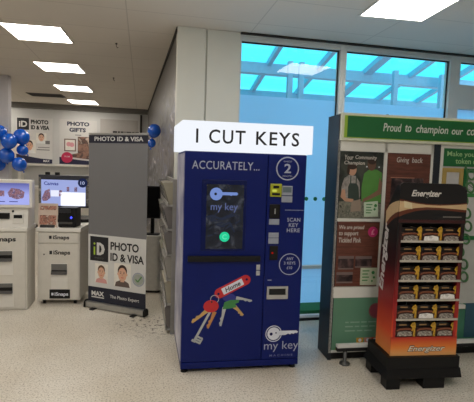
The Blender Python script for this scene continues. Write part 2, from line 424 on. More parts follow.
# ------------------------------------------------------------------ ceiling things
def ceiling_light(x, y, yaw, label, first=None):
    if first: return dup(first, (x, y, H), yaw, label)
    t = thing('ceiling_light', label, 'ceiling light', (x, y, H), yaw, 'square ceiling light panels')
    f = MB()
    for a in ((-.3, .3, -.3, -.285), (-.3, .3, .285, .3), (-.3, -.285, -.285, .285), (.285, .3, -.285, .285)): f.box(*a, -0.012, 0.0)
    f.build('frame', M_white, t)
    d = MB(); d.box(-.285, .285, -.285, .285, -0.009, -0.001); d.build('diffuser', M_lamp, t)
    return t
cl = ceiling_light(-2.160, 4.675, 9, 'bright ceiling panel nearest in the row over the kiosks, upper left')
for x, y, l in ((-2.600, 6.31, 'bright ceiling panel second in the row over the kiosks'),
                (-3.065, 8.04, 'bright ceiling panel third in the row over the kiosks'),
                (-3.530, 9.82, 'bright ceiling panel farthest in the row, just above the wall posters'),
                (1.345, 3.60, 'large bright ceiling panel at the top edge above the green board'),
                (-5.62, 9.55, 'ceiling panel cut by the left edge, behind the white post')):
    ceiling_light(x, y, 9, l, cl)
vt = thing('ceiling_vent', 'dark slotted air vent in the ceiling beside the far light panels', 'vent', (-3.98, 8.96, H), 9)
mb = MB(); mb.box(-.34, .34, -.2, .2, -0.012, -0.001, None, 0.003); mb.build('frame', mat('vent_paint', (84, 80, 76), 0.7), vt)
for k in range(7):
    y = -.16 + k * .052; mb = MB(); mb.box(-.31, .31, y, y + .022, -0.018, -0.012); mb.build('slat', mat('vent_slat', (52, 50, 48), 0.7), vt)
for x, y, l in ((-1.42, 4.98, 'small dark ceiling hook nearer the camera'), (-2.02, 6.95, 'small dark ceiling hook farther back')):
    hk = MB(); hk.cyl((0, 0, -0.012), (0, 0, -0.001), 0.012, 0.012, None, 12); hk.tube([(0, 0, -0.01), (0, 0, -0.035), (0.012, 0, -0.05), (0.024, 0, -0.045)], 0.003, None, 6)
    o = hk.build('ceiling_hook', mat('hook_metal', (70, 66, 62), 0.5, 0.6)); o.location = (x, y, H); tag(o, l, 'hook')

# ------------------------------------------------------------------ key cutting machine
kx = thing('key_cutting_machine', 'tall navy blue self-service key cutting machine with glowing white lightbox', 'key machine', (-0.383, 3.09, 0), 9.47)
mb = MB(); mb.plan([(0.002, 0.014), (0.905, 0.014), (0.905, 0.66), (-0.028, 0.66)], 0.03, 1.655, M_navy); mb.build('cabinet', None, kx)
mb = MB(); mb.plan([(-0.003, 0.02), (0.003, 0.02), (-0.026, 0.655), (-0.034, 0.655)], 0.09, 1.64); mb.build('side_panel', M_side, kx)['label'] = 'grey lilac printed side panel'
mb = MB(); mb.box(0.002, 0.908, 0.0, 0.014, 0.035, 0.083, M_navy, 0.003); mb.build('plinth', None, kx)
door = MB().box(0.002, 0.610, 0.0, 0.014, 0.087, 1.650, M_navy, 0.004).build('door', None, kx)
pan = MB().box(0.616, 0.908, 0.0, 0.014, 0.087, 1.650, M_navy, 0.004).build('control_panel', None, kx)
for x in (0.03, 0.875):
    for y in (0.045, 0.62):
        mb = MB(); mb.cyl((x, y, 0), (x, y, 0.014), 0.026, 0.024, None, 16); mb.cyl((x, y, 0.014), (x, y, 0.034), 0.009, 0.009, None, 10); mb.build('foot', M_blackm, kx)
lb = MB().plan([(-0.016, -0.035), (0.934, -0.035), (0.938, -0.031), (0.938, 0.55), (-0.070, 0.55), (-0.021, -0.031)], 1.658, 1.868, M_box).build('lightbox', None, kx); lb['label'] = 'glowing white lightbox sign'
mb = MB(); x = 0.072
for w_, x0, x1 in (('I', 0.074, 0.090), ('CUT', 0.166, 0.430), ('KEYS', 0.508, 0.832)): MB().text(w_, x0, x1, 1.713, 1.812, -0.0355, None, 0.012, sp=1.15).build('lettering', M_black_ink, lb)
# dark key mark on the lightbox's side
mb = MB(); mb.poly([(0.05, 1.80), (0.24, 1.80), (0.26, 1.775), (0.20, 1.72), (0.12, 1.70), (0.10, 1.71), (0.17, 1.765), (0.05, 1.77)], lambda p, k: (-0.0185 - p[0] * 0.0843 - 0.0045 + 0.003 * k, p[0], p[1])); mb.build('mark', M_black_ink, lb)
# door: heading, screen, bar, lock, printed keys
MB().text('ACCURATELY...', 0.053, 0.549, 1.528, 1.588, -0.0003, None, 0.004, sp=1.06).build('lettering', M_ink_grey, door)
MB().box(0.128, 0.458, -0.004, 0.002, 0.930, 1.452, None, 0.003).build('screen_surround', M_navyd, kx)
M_scr = blotch_material('dim_screen', [(6, 8, 14), (14, 18, 28), (26, 30, 40), (60, 64, 74)], 11.0, 0.12, 0.6)
scr = MB().box(0.163, 0.438, -0.007, -0.003, 0.945, 1.420).build('screen', M_scr, kx)
M_glow = emis('screen_pale_blue', (124, 150, 216), 0.85); M_glowd = emis('screen_dim_blue', (98, 110, 156), 0.8)
mb = MB(); mb.ring(0.228, 1.350, 0.030, 0.010, -0.0085, -0.007, None); mb.ring(0.233, 1.350, 0.046, 0.022, -0.0084, -0.007, None); mb.prism([(0.268, 1.364), (0.385, 1.364), (0.395, 1.352), (0.385, 1.342), (0.35, 1.342), (0.343, 1.336), (0.335, 1.342), (0.268, 1.342)], -0.0085, -0.007)
mb.build('key_icon', M_glow, scr)
MB().text('my key', 0.195, 0.395, 1.215, 1.285, -0.007, None, 0.004).build('lettering', M_glowd, scr)
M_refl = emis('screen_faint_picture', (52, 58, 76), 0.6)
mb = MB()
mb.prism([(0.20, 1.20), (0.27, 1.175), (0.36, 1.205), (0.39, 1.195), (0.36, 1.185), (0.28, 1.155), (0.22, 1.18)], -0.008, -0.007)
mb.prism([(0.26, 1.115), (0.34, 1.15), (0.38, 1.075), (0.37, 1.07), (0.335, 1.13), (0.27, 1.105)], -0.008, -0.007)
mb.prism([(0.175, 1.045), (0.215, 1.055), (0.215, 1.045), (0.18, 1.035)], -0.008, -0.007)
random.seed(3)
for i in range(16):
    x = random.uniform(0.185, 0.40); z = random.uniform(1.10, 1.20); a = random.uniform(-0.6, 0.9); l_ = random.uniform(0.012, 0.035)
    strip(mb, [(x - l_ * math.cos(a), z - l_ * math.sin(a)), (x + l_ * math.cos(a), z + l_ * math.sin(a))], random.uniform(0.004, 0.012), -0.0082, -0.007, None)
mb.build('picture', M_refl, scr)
mb = MB(); mb.disc(0.302, 1.035, 0.037, -0.0085, -0.007); mb.build('start_button', emis('screen_green', (40, 205, 150), 1.0), scr)
MB().text('C', 0.286, 0.318, 1.017, 1.053, -0.0085, None, 0.0).build('lettering', emis('screen_green_light', (120, 235, 190), 1.0), scr)
MB().box(0.036, 0.576, -0.030, 0.002, 0.852, 0.894, None, 0.006).build('handle', M_black, kx)
lk = MB().box(0.551, 0.580, -0.004, 0.002, 0.785, 0.824, None, 0.002).build('lock', M_chrome, door)
MB().box(0.551, 0.580, -0.004, 0.002, 0.742, 0.778, None, 0.002).build('lock', M_chrome, door)
def printed_key(p, q, w, m, bow=None, bowm=None, br=0.0, teeth=5, name='printed_key', y=-0.0006, bz=1.0, skeleton=False):
    mb = MB(); (xa, za), (xb, zb) = p, q; d = math.hypot(xb - xa, zb - za); ux, uz = (xb - xa) / d, (zb - za) / d; nx, nz = -uz, ux
    out = [(xa + nx * w / 2, za + nz * w / 2), (xb + nx * w / 4, zb + nz * w / 4), (xb - nx * w / 6, zb - nz * w / 6)]
    for k in range(teeth):                       # notched edge
        t = 0.97 - k * 0.6 / teeth; o_ = (0.5 if k % 2 else 0.22) * w
        out.append((xa + ux * d * t - nx * o_, za + uz * d * t - nz * o_))
    out.append((xa - nx * w / 2, za - nz * w / 2))
    if skeleton:
        strip(mb, [p, q], w, y, 0.0005, m)
        for t in (0.84, 0.92, 0.99):
            strip(mb, [(xa + ux * d * t, za + uz * d * t), (xa + ux * d * t + nx * 0.05, za + uz * d * t + nz * 0.05)], 0.014, y, 0.0005, m)
        strip(mb, [(xa + ux * d * .84 + nx * .047, za + uz * d * .84 + nz * .047), (xb + nx * .047, zb + nz * .047)], 0.012, y, 0.0005, m)
        strip(mb, [(xb - nx * .02, zb - nz * .02), (xb + nx * .01, zb + nz * .01)], 0.018, y, 0.0005, m)
    else: mb.prism(out, y, 0.0005, m)
    if bow: mb.disc(bow[0], bow[1], br, y - 0.0006, 0.0005, bowm, 24, br * bz)
    return mb.build(name, None, door)
printed_key((0.190, 0.482), (0.078, 0.392), 0.034, M_gold)
printed_key((0.246, 0.470), (0.196, 0.344), 0.032, M_orange)
printed_key((0.318, 0.500), (0.292, 0.358), 0.030, M_keysilver)
printed_key((0.395, 0.505), (0.462, 0.436), 0.032, M_gold, None, None)
printed_key((0.405, 0.572), (0.527, 0.547), 0.026, M_keysilver, (0.352, 0.575), M_blueink, 0.05, bz=0.6)
mb = MB(); mb.prism([(0.305, 0.487), (0.318, 0.540), (0.36, 0.556), (0.43, 0.556), (0.425, 0.535), (0.40, 0.528), (0.41, 0.50), (0.36, 0.492)], -0.0016, 0.0005, M_green); mb.build('printed_key', None, door)
printed_key((0.216, 0.478), (0.098, 0.250), 0.017, M_keysilver, (0.218, 0.512), M_red, 0.057, y=-0.002, bz=0.82, skeleton=True)
mb = MB(); mb.ring(0.243, 0.565, 0.033, 0.028, -0.0024, -0.0012, M_keysilver, 24); mb.disc(0.222, 0.545, 0.007, -0.0034, -0.0012, M_black_ink, 14); mb.build('printed_ring', None, door)
# red tag with a white name strip
mb = MB(); tc_, tz_, ang = 0.376, 0.659, math.atan2(0.110, 0.215)
L_, r_ = 0.108, 0.038; o_ = []
for i in range(15): a = -PI / 2 + PI * i / 14; o_.append((L_ + r_ * math.cos(a), r_ * math.sin(a)))
for i in range(15): a = PI / 2 + PI * i / 14; o_.append((-L_ + r_ * math.cos(a), r_ * math.sin(a)))
rt = lambda p: (tc_ + p[0] * math.cos(ang) - p[1] * math.sin(ang), tz_ + p[0] * math.sin(ang) + p[1] * math.cos(ang))
mb.prism([rt(p) for p in o_], -0.0016, 0.0005, M_red)
mb.prism([rt(p) for p in ((-0.085, -0.025), (0.085, -0.025), (0.085, 0.025), (-0.085, 0.025))], -0.0024, -0.001, M_print_white)
dx, dz = rt((-0.118, 0)); mb.disc(dx, dz, 0.009, -0.0024, -0.001, M_navyd, 14); dx, dz = rt((0.118, 0)); mb.disc(dx, dz, 0.009, -0.0024, -0.001, M_navyd, 14)
mb.text('Home', tc_ - 0.062, tc_ + 0.062, tz_ - 0.017, tz_ + 0.017, -0.0022, M_black_ink, 0.02, 0.2, ang)
mb.build('printed_tag', None, door)
# control panel
mb = MB(); mb.ring(0.763, 1.550, 0.088, 0.079, -0.0012, 0.0005, None, 48); mb.text('2', 0.738, 0.790, 1.516, 1.586, -0.0003, None, 0.02)
mb.text('IN ABOUT', 0.732, 0.796, 1.597, 1.609, -0.0003, None, 0.0); mb.text('MINUTES', 0.728, 0.800, 1.488, 1.500, -0.0003, None, 0.0); mb.build('badge', M_ink_grey, pan)
ba = MB().box(0.634, 0.722, -0.014, 0.002, 1.338, 1.436, None, 0.006).build('bill_acceptor', mat('acid_green_plastic', (168, 172, 30), 0.4), kx)
MB().box(0.648, 0.708, -0.017, -0.012, 1.350, 1.366).box(0.656, 0.70, -0.016, -0.012, 1.402, 1.420).build('slot', M_black, ba)
MB().box(0.648, 0.682, -0.016, -0.012, 1.375, 1.392).build('indicator', emis('indicator_lime', (214, 222, 90), 0.8), ba)
cs = MB().box(0.724, 0.806, -0.008, 0.002, 1.350, 1.421, None, 0.003).build('card_terminal', M_silver, kx)
MB().box(0.732, 0.798, -0.0095, -0.006, 1.372, 1.413).build('display', mat('terminal_display', (104, 118, 124), 0.2), cs)
MB().box(0.724, 0.808, -0.006, 0.002, 1.298, 1.344, None, 0.003).build('label_plate', M_silver, kx)
cr = MB().box(0.636, 0.716, -0.012, 0.002, 1.176, 1.282, None, 0.006).build('coin_slot', M_black, kx)
MB().box(0.672, 0.680, -0.0135, -0.010, 1.21, 1.25).build('slit', M_chrome, cr)
for z0, z1 in ((1.128, 1.170), (1.030, 1.068), (0.984, 1.026)):
    MB().box(0.636, 0.714, -0.005, 0.002, z0, z1, None, 0.002).build('label_plate', M_silver, kx)
ir = MB().box(0.648, 0.712, -0.010, 0.002, 0.860, 0.968, None, 0.005).build('key_reader', M_black, kx)
MB().disc(0.668, 0.915, 0.008, -0.0115, -0.009, None, 14).build('indicator', emis('indicator_red', (190, 30, 20), 0.6), ir)
MB().box(0.755, 0.905, -0.0008, 0.0005, 1.238, 1.241).build('rule', M_ink_grey, pan)
for s, x0, x1, z in (('SCAN', 0.776, 0.878, 1.152), ('KEY', 0.790, 0.864, 1.112), ('HERE', 0.776, 0.878, 1.072)): MB().text(s, x0, x1, z, z + 0.029, -0.0003, None, 0.012, sp=1.08).build('lettering', M_ink_grey, pan)
mb = MB(); mb.ring(0.809, 0.826, 0.083, 0.077, -0.0012, 0.0005, None, 48)
for s, x0, x1, z, h in (('ANY', 0.782, 0.838, 0.858, 0.022), ('3 KEYS', 0.764, 0.854, 0.824, 0.022), ('£10', 0.788, 0.830, 0.788, 0.022)): mb.text(s, x0, x1, z, z + h, -0.0003, None, 0.012, sp=1.06)
mb.build('badge', M_ink_grey, pan)
MB().box(0.642, 0.672, -0.0008, 0.0005, 0.702, 0.707).build('mark', M_ink_grey, pan)
tr = MB(); tr.box(0.638, 0.802, -0.010, 0.002, 0.640, 0.657); tr.box(0.638, 0.802, -0.012, 0.002, 0.560, 0.592); tr.box(0.638, 0.655, -0.010, 0.002, 0.592, 0.640); tr.box(0.785, 0.802, -0.010, 0.002, 0.592, 0.640)
tr = tr.build('key_tray', M_chrome, kx); MB().box(0.655, 0.785, -0.003, 0.002, 0.592, 0.640).build('opening', M_blackm, tr)
mb = MB(); mb.disc(0.706, 0.286, 0.050, -0.001, 0.0005, M_print_white); mb.ring(0.706, 0.286, 0.064, 0.058, -0.001, 0.0005, M_print_white)
mb.prism([(0.745, 0.307), (0.885, 0.307), (0.900, 0.296), (0.890, 0.285), (0.875, 0.288), (0.862, 0.279), (0.85, 0.286), (0.835, 0.277), (0.82, 0.284), (0.80, 0.274), (0.745, 0.272)], -0.001, 0.0005, M_print_white)
mb.disc(0.686, 0.284, 0.012, -0.0016, -0.0005, M_navyd, 18); mb.disc(0.724, 0.292, 0.006, -0.0016, -0.0005, M_navyd, 14)
mb.build('key_emblem', None, pan)
MB().text('my key', 0.634, 0.905, 0.142, 0.226, -0.0003, None, -0.004).build('lettering', M_ink_grey, pan)
MB().text('MACHINE', 0.680, 0.862, 0.106, 0.122, -0.0003, None, 0.01, sp=1.6).build('lettering', mat('dull_blue_ink', (104, 112, 160), 0.5), pan)

# ------------------------------------------------------------------ roll-up banner
bn = thing('roll_up_banner', 'freestanding grey roll-up banner for passport photos left of the key machine', 'banner', (-1.59, 4.526, 0), -20.4)
M_navyb = mat('banner_navy', (20, 24, 44), 0.5); M_bwhite = mat('banner_white', (206, 206, 204), 0.5, var=0.02)
MB().box(0.015, 0.735, -0.035, 0.035, 0.012, 0.075, None, 0.012).build('cassette', M_alu, bn)
for x in (0.0, 0.735): MB().prism_yz([(-0.04, 0.008), (0.04, 0.008), (0.04, 0.06), (0.02, 0.082), (-0.02, 0.082), (-0.04, 0.06)], x, x + 0.016).build('end_cap', M_black, bn)
for x in (0.10, 0.60): MB().box(x, x + 0.05, -0.075, 0.10, 0.0, 0.012, None, 0.003).build('foot', M_black, bn)
MB().cyl((0.375, 0.022, 0.06), (0.375, 0.022, 1.84), 0.011, 0.011, None, 12).build('pole', M_alu, bn)
sheet = MB().box(0.03, 0.742, -0.0015, 0.0015, 0.07, 1.835).build('sheet', mat('banner_grey', (112, 112, 114), 0.55, var=0.02, scale=3), bn)
MB().box(0.03, 0.744, -0.008, 0.012, 1.832, 1.856, None, 0.004).build('top_rail', M_alu, bn)
MB().box(0.03, 0.742, -0.003, -0.0016, 1.752, 1.832).build('header', M_navyb, sheet)
MB().text('PHOTO ID & VISA', 0.102, 0.690, 1.772, 1.817, -0.0028, None, 0.018).build('lettering', M_bwhite, sheet)
MB().box(0.03, 0.742, -0.003, -0.0016, 0.235, 0.795).build('print_panel', M_bwhite, sheet)
MB().box(0.03, 0.742, -0.003, -0.0016, 0.076, 0.235).build('footer', M_navyb, sheet)
mb = MB(); mb.box(0.055, 0.285, -0.004, -0.0028, 0.515, 0.775, mat('logo_black', (26, 28, 34), 0.5))
mb.prism([(0.14, 0.58), (0.185, 0.58), (0.225, 0.60), (0.24, 0.645), (0.225, 0.69), (0.185, 0.712), (0.14, 0.712)], -0.005, -0.0038, M_bwhite)
mb.prism([(0.172, 0.605), (0.19, 0.612), (0.202, 0.645), (0.19, 0.68), (0.172, 0.687)], -0.006, -0.0048, MATS['logo_black'])
M_lime = mat('lime_ink', (160, 190, 50), 0.5)
mb.box(0.100, 0.120, -0.005, -0.0038, 0.58, 0.665, M_lime); mb.disc(0.110, 0.698, 0.012, -0.005, -0.0038, M_lime, 16)
mb.text('PHOTO', 0.115, 0.225, 0.538, 0.556, -0.0038, mat('logo_small', (90, 96, 90), 0.5), 0.0)
mb.build('logo', None, sheet)
MB().text('PHOTO', 0.312, 0.655, 0.650, 0.736, -0.0028, None, 0.03).build('lettering', M_black_ink, sheet); MB().text('ID & VISA', 0.312, 0.718, 0.535, 0.620, -0.0028, None, 0.03).build('lettering', M_black_ink, sheet)
M_skin = mat('printed_skin', (214, 168, 142), 0.5); M_hair = mat('printed_hair', (58, 40, 32), 0.5); M_phbg = mat('photo_backdrop', (226, 222, 214), 0.5); M_shirt = mat('printed_shirt', (92, 78, 74), 0.5)
def portrait(cx, z0, w, h, parent, y, shirt, name='portrait', hair=M_hair):
    mb = MB(); k = w / 0.2
    mb.box(cx - w / 2, cx + w / 2, y - 0.001, y, z0, z0 + h, M_phbg)
    mb.prism([(cx - .09 * k, z0), (cx + .09 * k, z0), (cx + .075 * k, z0 + .045 * k), (cx + .03 * k, z0 + .065 * k), (cx - .03 * k, z0 + .065 * k), (cx - .075 * k, z0 + .045 * k)], y - 0.0018, y - 0.001, shirt)
    mb.box(cx - .022 * k, cx + .022 * k, y - 0.0022, y - 0.001, z0 + .05 * k, z0 + .09 * k, M_skin)
    zc = z0 + h * 0.56
    mb.disc(cx, zc + .030 * k, .055 * k, y - 0.002, y - 0.001, hair, 24, .062 * k)
    mb.disc(cx, zc - .008 * k, .050 * k, y - 0.0026, y - 0.001, M_skin, 24, .070 * k)
    for s in (-1, 1):
        mb.disc(cx + s * .019 * k, zc + .006 * k, .006 * k, y - 0.0032, y - 0.002, hair, 10)
        mb.box(cx + s * .019 * k - .010 * k, cx + s * .019 * k + .010 * k, y - 0.0032, y - 0.002, zc + .018 * k, zc + .022 * k, hair)
        mb.disc(cx + s * .053 * k, zc - .004 * k, .008 * k, y - 0.0022, y - 0.001, M_skin, 10, .014 * k)
    mb.box(cx - .015 * k, cx + .015 * k, y - 0.0032, y - 0.002, zc - .042 * k, zc - .036 * k, M_red)
    mb.box(cx - .004 * k, cx + .004 * k, y - 0.0030, y - 0.002, zc - .022 * k, zc - .002 * k, mat('printed_skin_dark', (190, 140, 116), 0.5))
    return mb.build(name, None, parent)
portrait(0.200, 0.285, 0.165, 0.205, sheet, -0.003, mat('printed_pink', (206, 150, 146), 0.5), hair=mat('printed_fair_hair', (96, 70, 48), 0.5))
portrait(0.462, 0.275, 0.205, 0.245, sheet, -0.003, M_shirt)
mb = MB(); mb.ring(0.655, 0.375, 0.072, 0.060, -0.004, -0.0028, M_silver, 32); mb.disc(0.655, 0.375, 0.058, -0.004, -0.0028, mat('stamp_grey', (158, 164, 156), 0.5)); strip(mb, [(0.622, 0.375), (0.648, 0.350), (0.694, 0.408)], 0.014, -0.005, -0.0038, mat('stamp_green', (86, 132, 74), 0.5)); mb.build('approval_stamp', None, sheet)
MB().text('MAX', 0.075, 0.235, 0.140, 0.190, -0.0028, None, 0.04).build('lettering', M_bwhite, sheet); MB().box(0.075, 0.235, -0.004, -0.0028, 0.118, 0.130).build('underline', M_bwhite, sheet); MB().text('The Photo Expert', 0.31, 0.665, 0.128, 0.172, -0.0028, None, 0.008).build('lettering', M_bwhite, sheet)

# ------------------------------------------------------------------ photo kiosks
M_dgrey = mat('slot_grey', (70, 68, 66), 0.4)
k1 = thing('photo_kiosk', 'cream photo kiosk cabinet on castors with a black name plate low on its door', 'kiosk', (-2.117, 4.524, 0), 5.6)
MB().box(0.005, 0.440, 0.012, 0.42, 0.050, 0.798, None, 0.004).build('cabinet', M_offwhite, k1)
MB().box(-0.006, 0.457, -0.012, 0.44, 0.800, 0.842, None, 0.006).build('worktop', M_white, k1)
dw = MB().box(0.018, 0.428, 0.0, 0.012, 0.680, 0.790, None, 0.003).build('drawer', M_offwhite, k1)
dr = MB().box(0.018, 0.428, 0.0, 0.012, 0.062, 0.668, None, 0.003).build('door', M_offwhite, k1)
def isnaps(parent, x0, x1, z0, z1, m, y=-0.0003, icon=True):
    mb = MB(); w = x1 - x0
    if icon: mb.box(x0, x0 + w * 0.13, y - 0.0012, y + 0.0006, z0 + 0.004, z1 - 0.006)
    mb.text('iSnaps', x0 + (w * 0.19 if icon else 0), x1, z0 - 0.012 if True else z0, z1, y, None, 0.03); return mb.build('lettering', m, parent)
isnaps(dw, 0.126, 0.335, 0.718, 0.762, M_black_ink)
isnaps(dr, 0.130, 0.345, 0.552, 0.600, M_black_ink)
MB().disc(0.074, 0.553, 0.008, -0.002, 0.002, None, 14).build('keyhole', M_black, dr)
st = MB().box(0.146, 0.318, -0.004, 0.002, 0.175, 0.460, None, 0.003).build('print_outlet', M_white, k1)
MB().box(0.150, 0.314, -0.010, -0.002, 0.372, 0.452, None, 0.003).build('flap', mat('flap_grey', (104, 104, 102), 0.35), st)
MB().box(0.150, 0.314, -0.012, -0.002, 0.346, 0.386, None, 0.004).build('mouth', M_black, st)
MB().prism_yz([(-0.026, 0.340), (-0.003, 0.340), (-0.003, 0.378), (-0.010, 0.378)], 0.150, 0.314).build('lip', M_dgrey, st)
pl = MB().box(0.130, 0.344, -0.004, 0.001, 0.072, 0.172, None, 0.002).build('name_plate', M_black, dr)
isnaps(k1, 0.150, 0.326, 0.104, 0.142, M_print_white, -0.0042)
for x in (0.06, 0.385):
    for y in (0.06, 0.36):
        mb = MB(); mb.cyl((x - 0.012, y, 0.024), (x + 0.012, y, 0.024), 0.024, 0.024, None, 18); mb.box(x - 0.018, x + 0.018, y - 0.02, y + 0.02, 0.036, 0.052); mb.build('caster', M_black, k1)

k2 = thing('photo_kiosk', 'cream photo kiosk with a built-in lilac touchscreen, cut by the left edge', 'kiosk', (-2.395, 4.304, 0), 12)
MB().box(-0.52, 0.258, 0.012, 0.34, 0.0, 0.822, None, 0.004).build('cabinet', M_offwhite, k2)
MB().box(-0.53, 0.268, -0.012, 0.36, 0.824, 0.862, None, 0.006).build('worktop', M_white, k2)
d2 = MB().box(-0.50, 0.244, 0.0, 0.012, 0.02, 0.815, None, 0.003).build('door', M_offwhite, k2)
isnaps(d2, -0.105, 0.157, 0.718, 0.770, M_black_ink)
for z in (0.355, 0.020):
    o2 = MB().box(-0.12, 0.130, -0.004, 0.002, z + 0.02, z + 0.275, None, 0.003).build('print_outlet', M_white, k2)
    MB().box(-0.11, 0.122, -0.012, -0.002, z + 0.22, z + 0.268, None, 0.003).build('flap', mat('flap_grey', (104, 104, 102), 0.35), o2)
    MB().box(-0.11, 0.122, -0.016, -0.002, z + 0.195, z + 0.228, None, 0.004).build('mouth', M_black, o2)
    MB().prism_yz([(-0.03, z + 0.165), (-0.003, z + 0.165), (-0.003, z + 0.195), (-0.012, z + 0.195)], -0.11, 0.122).build('lip', M_dgrey, o2)
con = MB(); con.prism_yz([(0.03, 0.862), (0.30, 0.862), (0.30, 1.06), (0.06, 1.06)], -0.50, 0.262); con = con.build('console', M_white, k2)
MB().box(-0.3, 0.088, 0.028, 0.06, 0.948, 1.008, None, 0.004).build('card_reader', M_black, con)
MB().box(0.118, 0.222, 0.030, 0.07, 0.900, 1.004, None, 0.004).build('scanner_tray', M_white, con)
MB().box(0.130, 0.210, 0.026, 0.06, 0.955, 0.990, None, 0.002).build('slot', M_black, con)
MB().disc(0.118, 1.026, 0.010, 0.044, 0.06, None, 14).build('button', M_black, con)
hd = MB().box(-0.55, 0.306, 0.03, 0.14, 1.062, 1.348, None, 0.010).build('screen_housing', M_white, k2)
sc2 = MB().box(-0.53, 0.278, 0.026, 0.034, 1.095, 1.315).build('screen', ramp_mat('lilac_base', [(0, (150, 160, 240)), (1, (90, 92, 180))], 'Z', 1.09, 1.32), k2)
ls = bpy.data.materials.new('lilac_screen'); ls.use_nodes = True
nt = ls.node_tree; nt.nodes.clear(); N, L = nt.nodes.new, nt.links.new
o_ = N('ShaderNodeOutputMaterial'); e_ = N('ShaderNodeEmission'); tcn = N('ShaderNodeTexCoord'); sx = N('ShaderNodeSeparateXYZ'); mr = N('ShaderNodeMapRange'); rp = N('ShaderNodeValToRGB')
mr.inputs['From Min'].default_value = 1.10; mr.inputs['From Max'].default_value = 1.31
rp.color_ramp.elements[0].color = lin((176, 184, 252)); rp.color_ramp.elements[1].color = lin((104, 108, 178)); rp.color_ramp.elements[0].position = 0.45
L(tcn.outputs['Object'], sx.inputs[0]); L(sx.outputs['Z'], mr.inputs['Value']); L(mr.outputs[0], rp.inputs['Fac']); L(rp.outputs[0], e_.inputs['Color']); L(e_.outputs[0], o_.inputs[0]); e_.inputs['Strength'].default_value = 0.9
sc2.data.materials[0] = ls
M_pic = blotch_material('screen_picture', [(44, 40, 66), (150, 110, 120), (80, 70, 110), (190, 176, 210)], 40, 0.4, 0.5)
mb = MB(); mb.prism([(0.075, 1.215), (0.11, 1.265), (0.19, 1.255), (0.235, 1.225), (0.225, 1.165), (0.16, 1.150), (0.09, 1.175)], 0.0245, 0.027); mb.prism([(-0.06, 1.18), (0.045, 1.18), (0.045, 1.235), (-0.06, 1.245)], 0.0245, 0.027); mb.build('picture', M_pic, sc2)
mb = MB(); mb.box(0.09, 0.17, 0.0250, 0.027, 1.122, 1.130); mb.box(-0.05, 0.05, 0.0250, 0.027, 1.122, 1.130); mb.build('caption', emis('screen_caption', (70, 74, 150), 0.8), sc2)

# things on the middle kiosk
mn = thing('monitor', 'touchscreen monitor standing on the castored kiosk, showing a canvas print offer', 'monitor', (-2.117, 4.524, 0.842), 5.6)
MB().box(0.15, 0.31, 0.26, 0.38, 0.0, 0.016, None, 0.004).build('base', M_black, mn)
MB().box(0.205, 0.255, 0.315, 0.345, 0.014, 0.35).build('stand', M_black, mn)
bz = MB().box(-0.072, 0.505, 0.26, 0.315, 0.190, 0.555, None, 0.008).build('bezel', mat('monitor_bezel', (44, 46, 56), 0.4), mn)
sn = MB().box(-0.040, 0.440, 0.2555, 0.262, 0.212, 0.502).build('screen', emis('screen_lilac_white', (166, 178, 232), 0.9), mn)
MB().text('Canvas', -0.010, 0.145, 0.440, 0.480, 0.2553, None, 0.02).build('lettering', emis('screen_ink', (60, 70, 150), 0.8), sn)
mb = MB(); mb.prism([(-0.035, 0.29), (0.00, 0.375), (0.05, 0.40), (0.06, 0.30), (0.02, 0.265), (-0.02, 0.262)], 0.254, 0.2557, M_pic); mb.prism([(0.150, 0.32), (0.180, 0.32), (0.185, 0.385), (0.155, 0.385)], 0.254, 0.2557, M_pic); mb.box(0.062, 0.150, 0.254, 0.2557, 0.315, 0.385, emis('screen_white', (235, 238, 255), 1.0))
mb.build('picture', None, sn)
MB().box(0.170, 0.438, 0.254, 0.2557, 0.214, 0.365).build('window', emis('screen_bright', (246, 248, 255), 1.15), sn)
mb = MB(); mb.disc(0.408, 0.474, 0.052, 0.253, 0.2557, emis('screen_badge', (40, 48, 84), 0.7), 24); mb.text('10', 0.384, 0.430, 0.455, 0.492, 0.253, emis('screen_badge_ink', (190, 200, 240), 0.8), 0.01); mb.build('badge', None, sn)
for x0, x1 in ((0.235, 0.262), (0.318, 0.348)): MB().box(x0, x1, 0.254, 0.2557, 0.375, 0.425).build('picture', M_pic, sn)
for x in (-0.005, 0.100): MB().box(x, x + 0.05, 0.275, 0.305, 0.552, 0.586, None, 0.006).build('clip', M_black, mn)
sd = blotch_material('bezel_cards', [(30, 30, 34), (120, 116, 108), (60, 62, 70), (190, 184, 170)], 26, 0.5)
MB().box(0.446, 0.498, 0.2565, 0.2605, 0.215, 0.53).build('side_strip', sd, mn)
MB().box(-0.068, -0.044, 0.2565, 0.2605, 0.215, 0.53).build('side_strip', sd, mn)
cd = thing('picture_card', 'upright pinkish photo card in a stand on the castored kiosk', 'card', (-2.117, 4.524, 0.842), 5.6)
MB().prism_yz([(0.02, 0.0), (0.024, 0.0), (0.054, 0.255), (0.050, 0.255)], 0.004, 0.205).build('sheet', mat('card_white', (204, 186, 172), 0.5), cd)
mb = MB(); m1 = blotch_material('card_photo_print', [(60, 40, 36), (196, 140, 120), (120, 84, 74), (226, 206, 190)], 34)
mb.prism_yz([(0.0225, 0.03), (0.0237, 0.03), (0.0357, 0.13), (0.0345, 0.13)], 0.02, 0.19); mb.prism_yz([(0.0415, 0.185), (0.0427, 0.185), (0.0495, 0.240), (0.0483, 0.240)], 0.02, 0.19); mb.build('photograph', m1, cd)
MB().prism_yz([(0.0, 0.0), (0.10, 0.0), (0.10, 0.006), (0.03, 0.006), (0.026, 0.03), (0.0, 0.006)], 0.03, 0.18).build('foot', M_blackm, cd)
pr = thing('photo_printer', 'small black photo printer with a blue light on the castored kiosk', 'printer', (-2.117, 4.524, 0.842), 5.6)
MB().box(0.212, 0.400, 0.02, 0.22, 0.004, 0.215, None, 0.010).build('body', M_black, pr)
MB().box(0.225, 0.345, 0.014, 0.03, 0.16, 0.20, None, 0.003).build('top_panel', mat('printer_panel', (40, 42, 48), 0.3), pr)
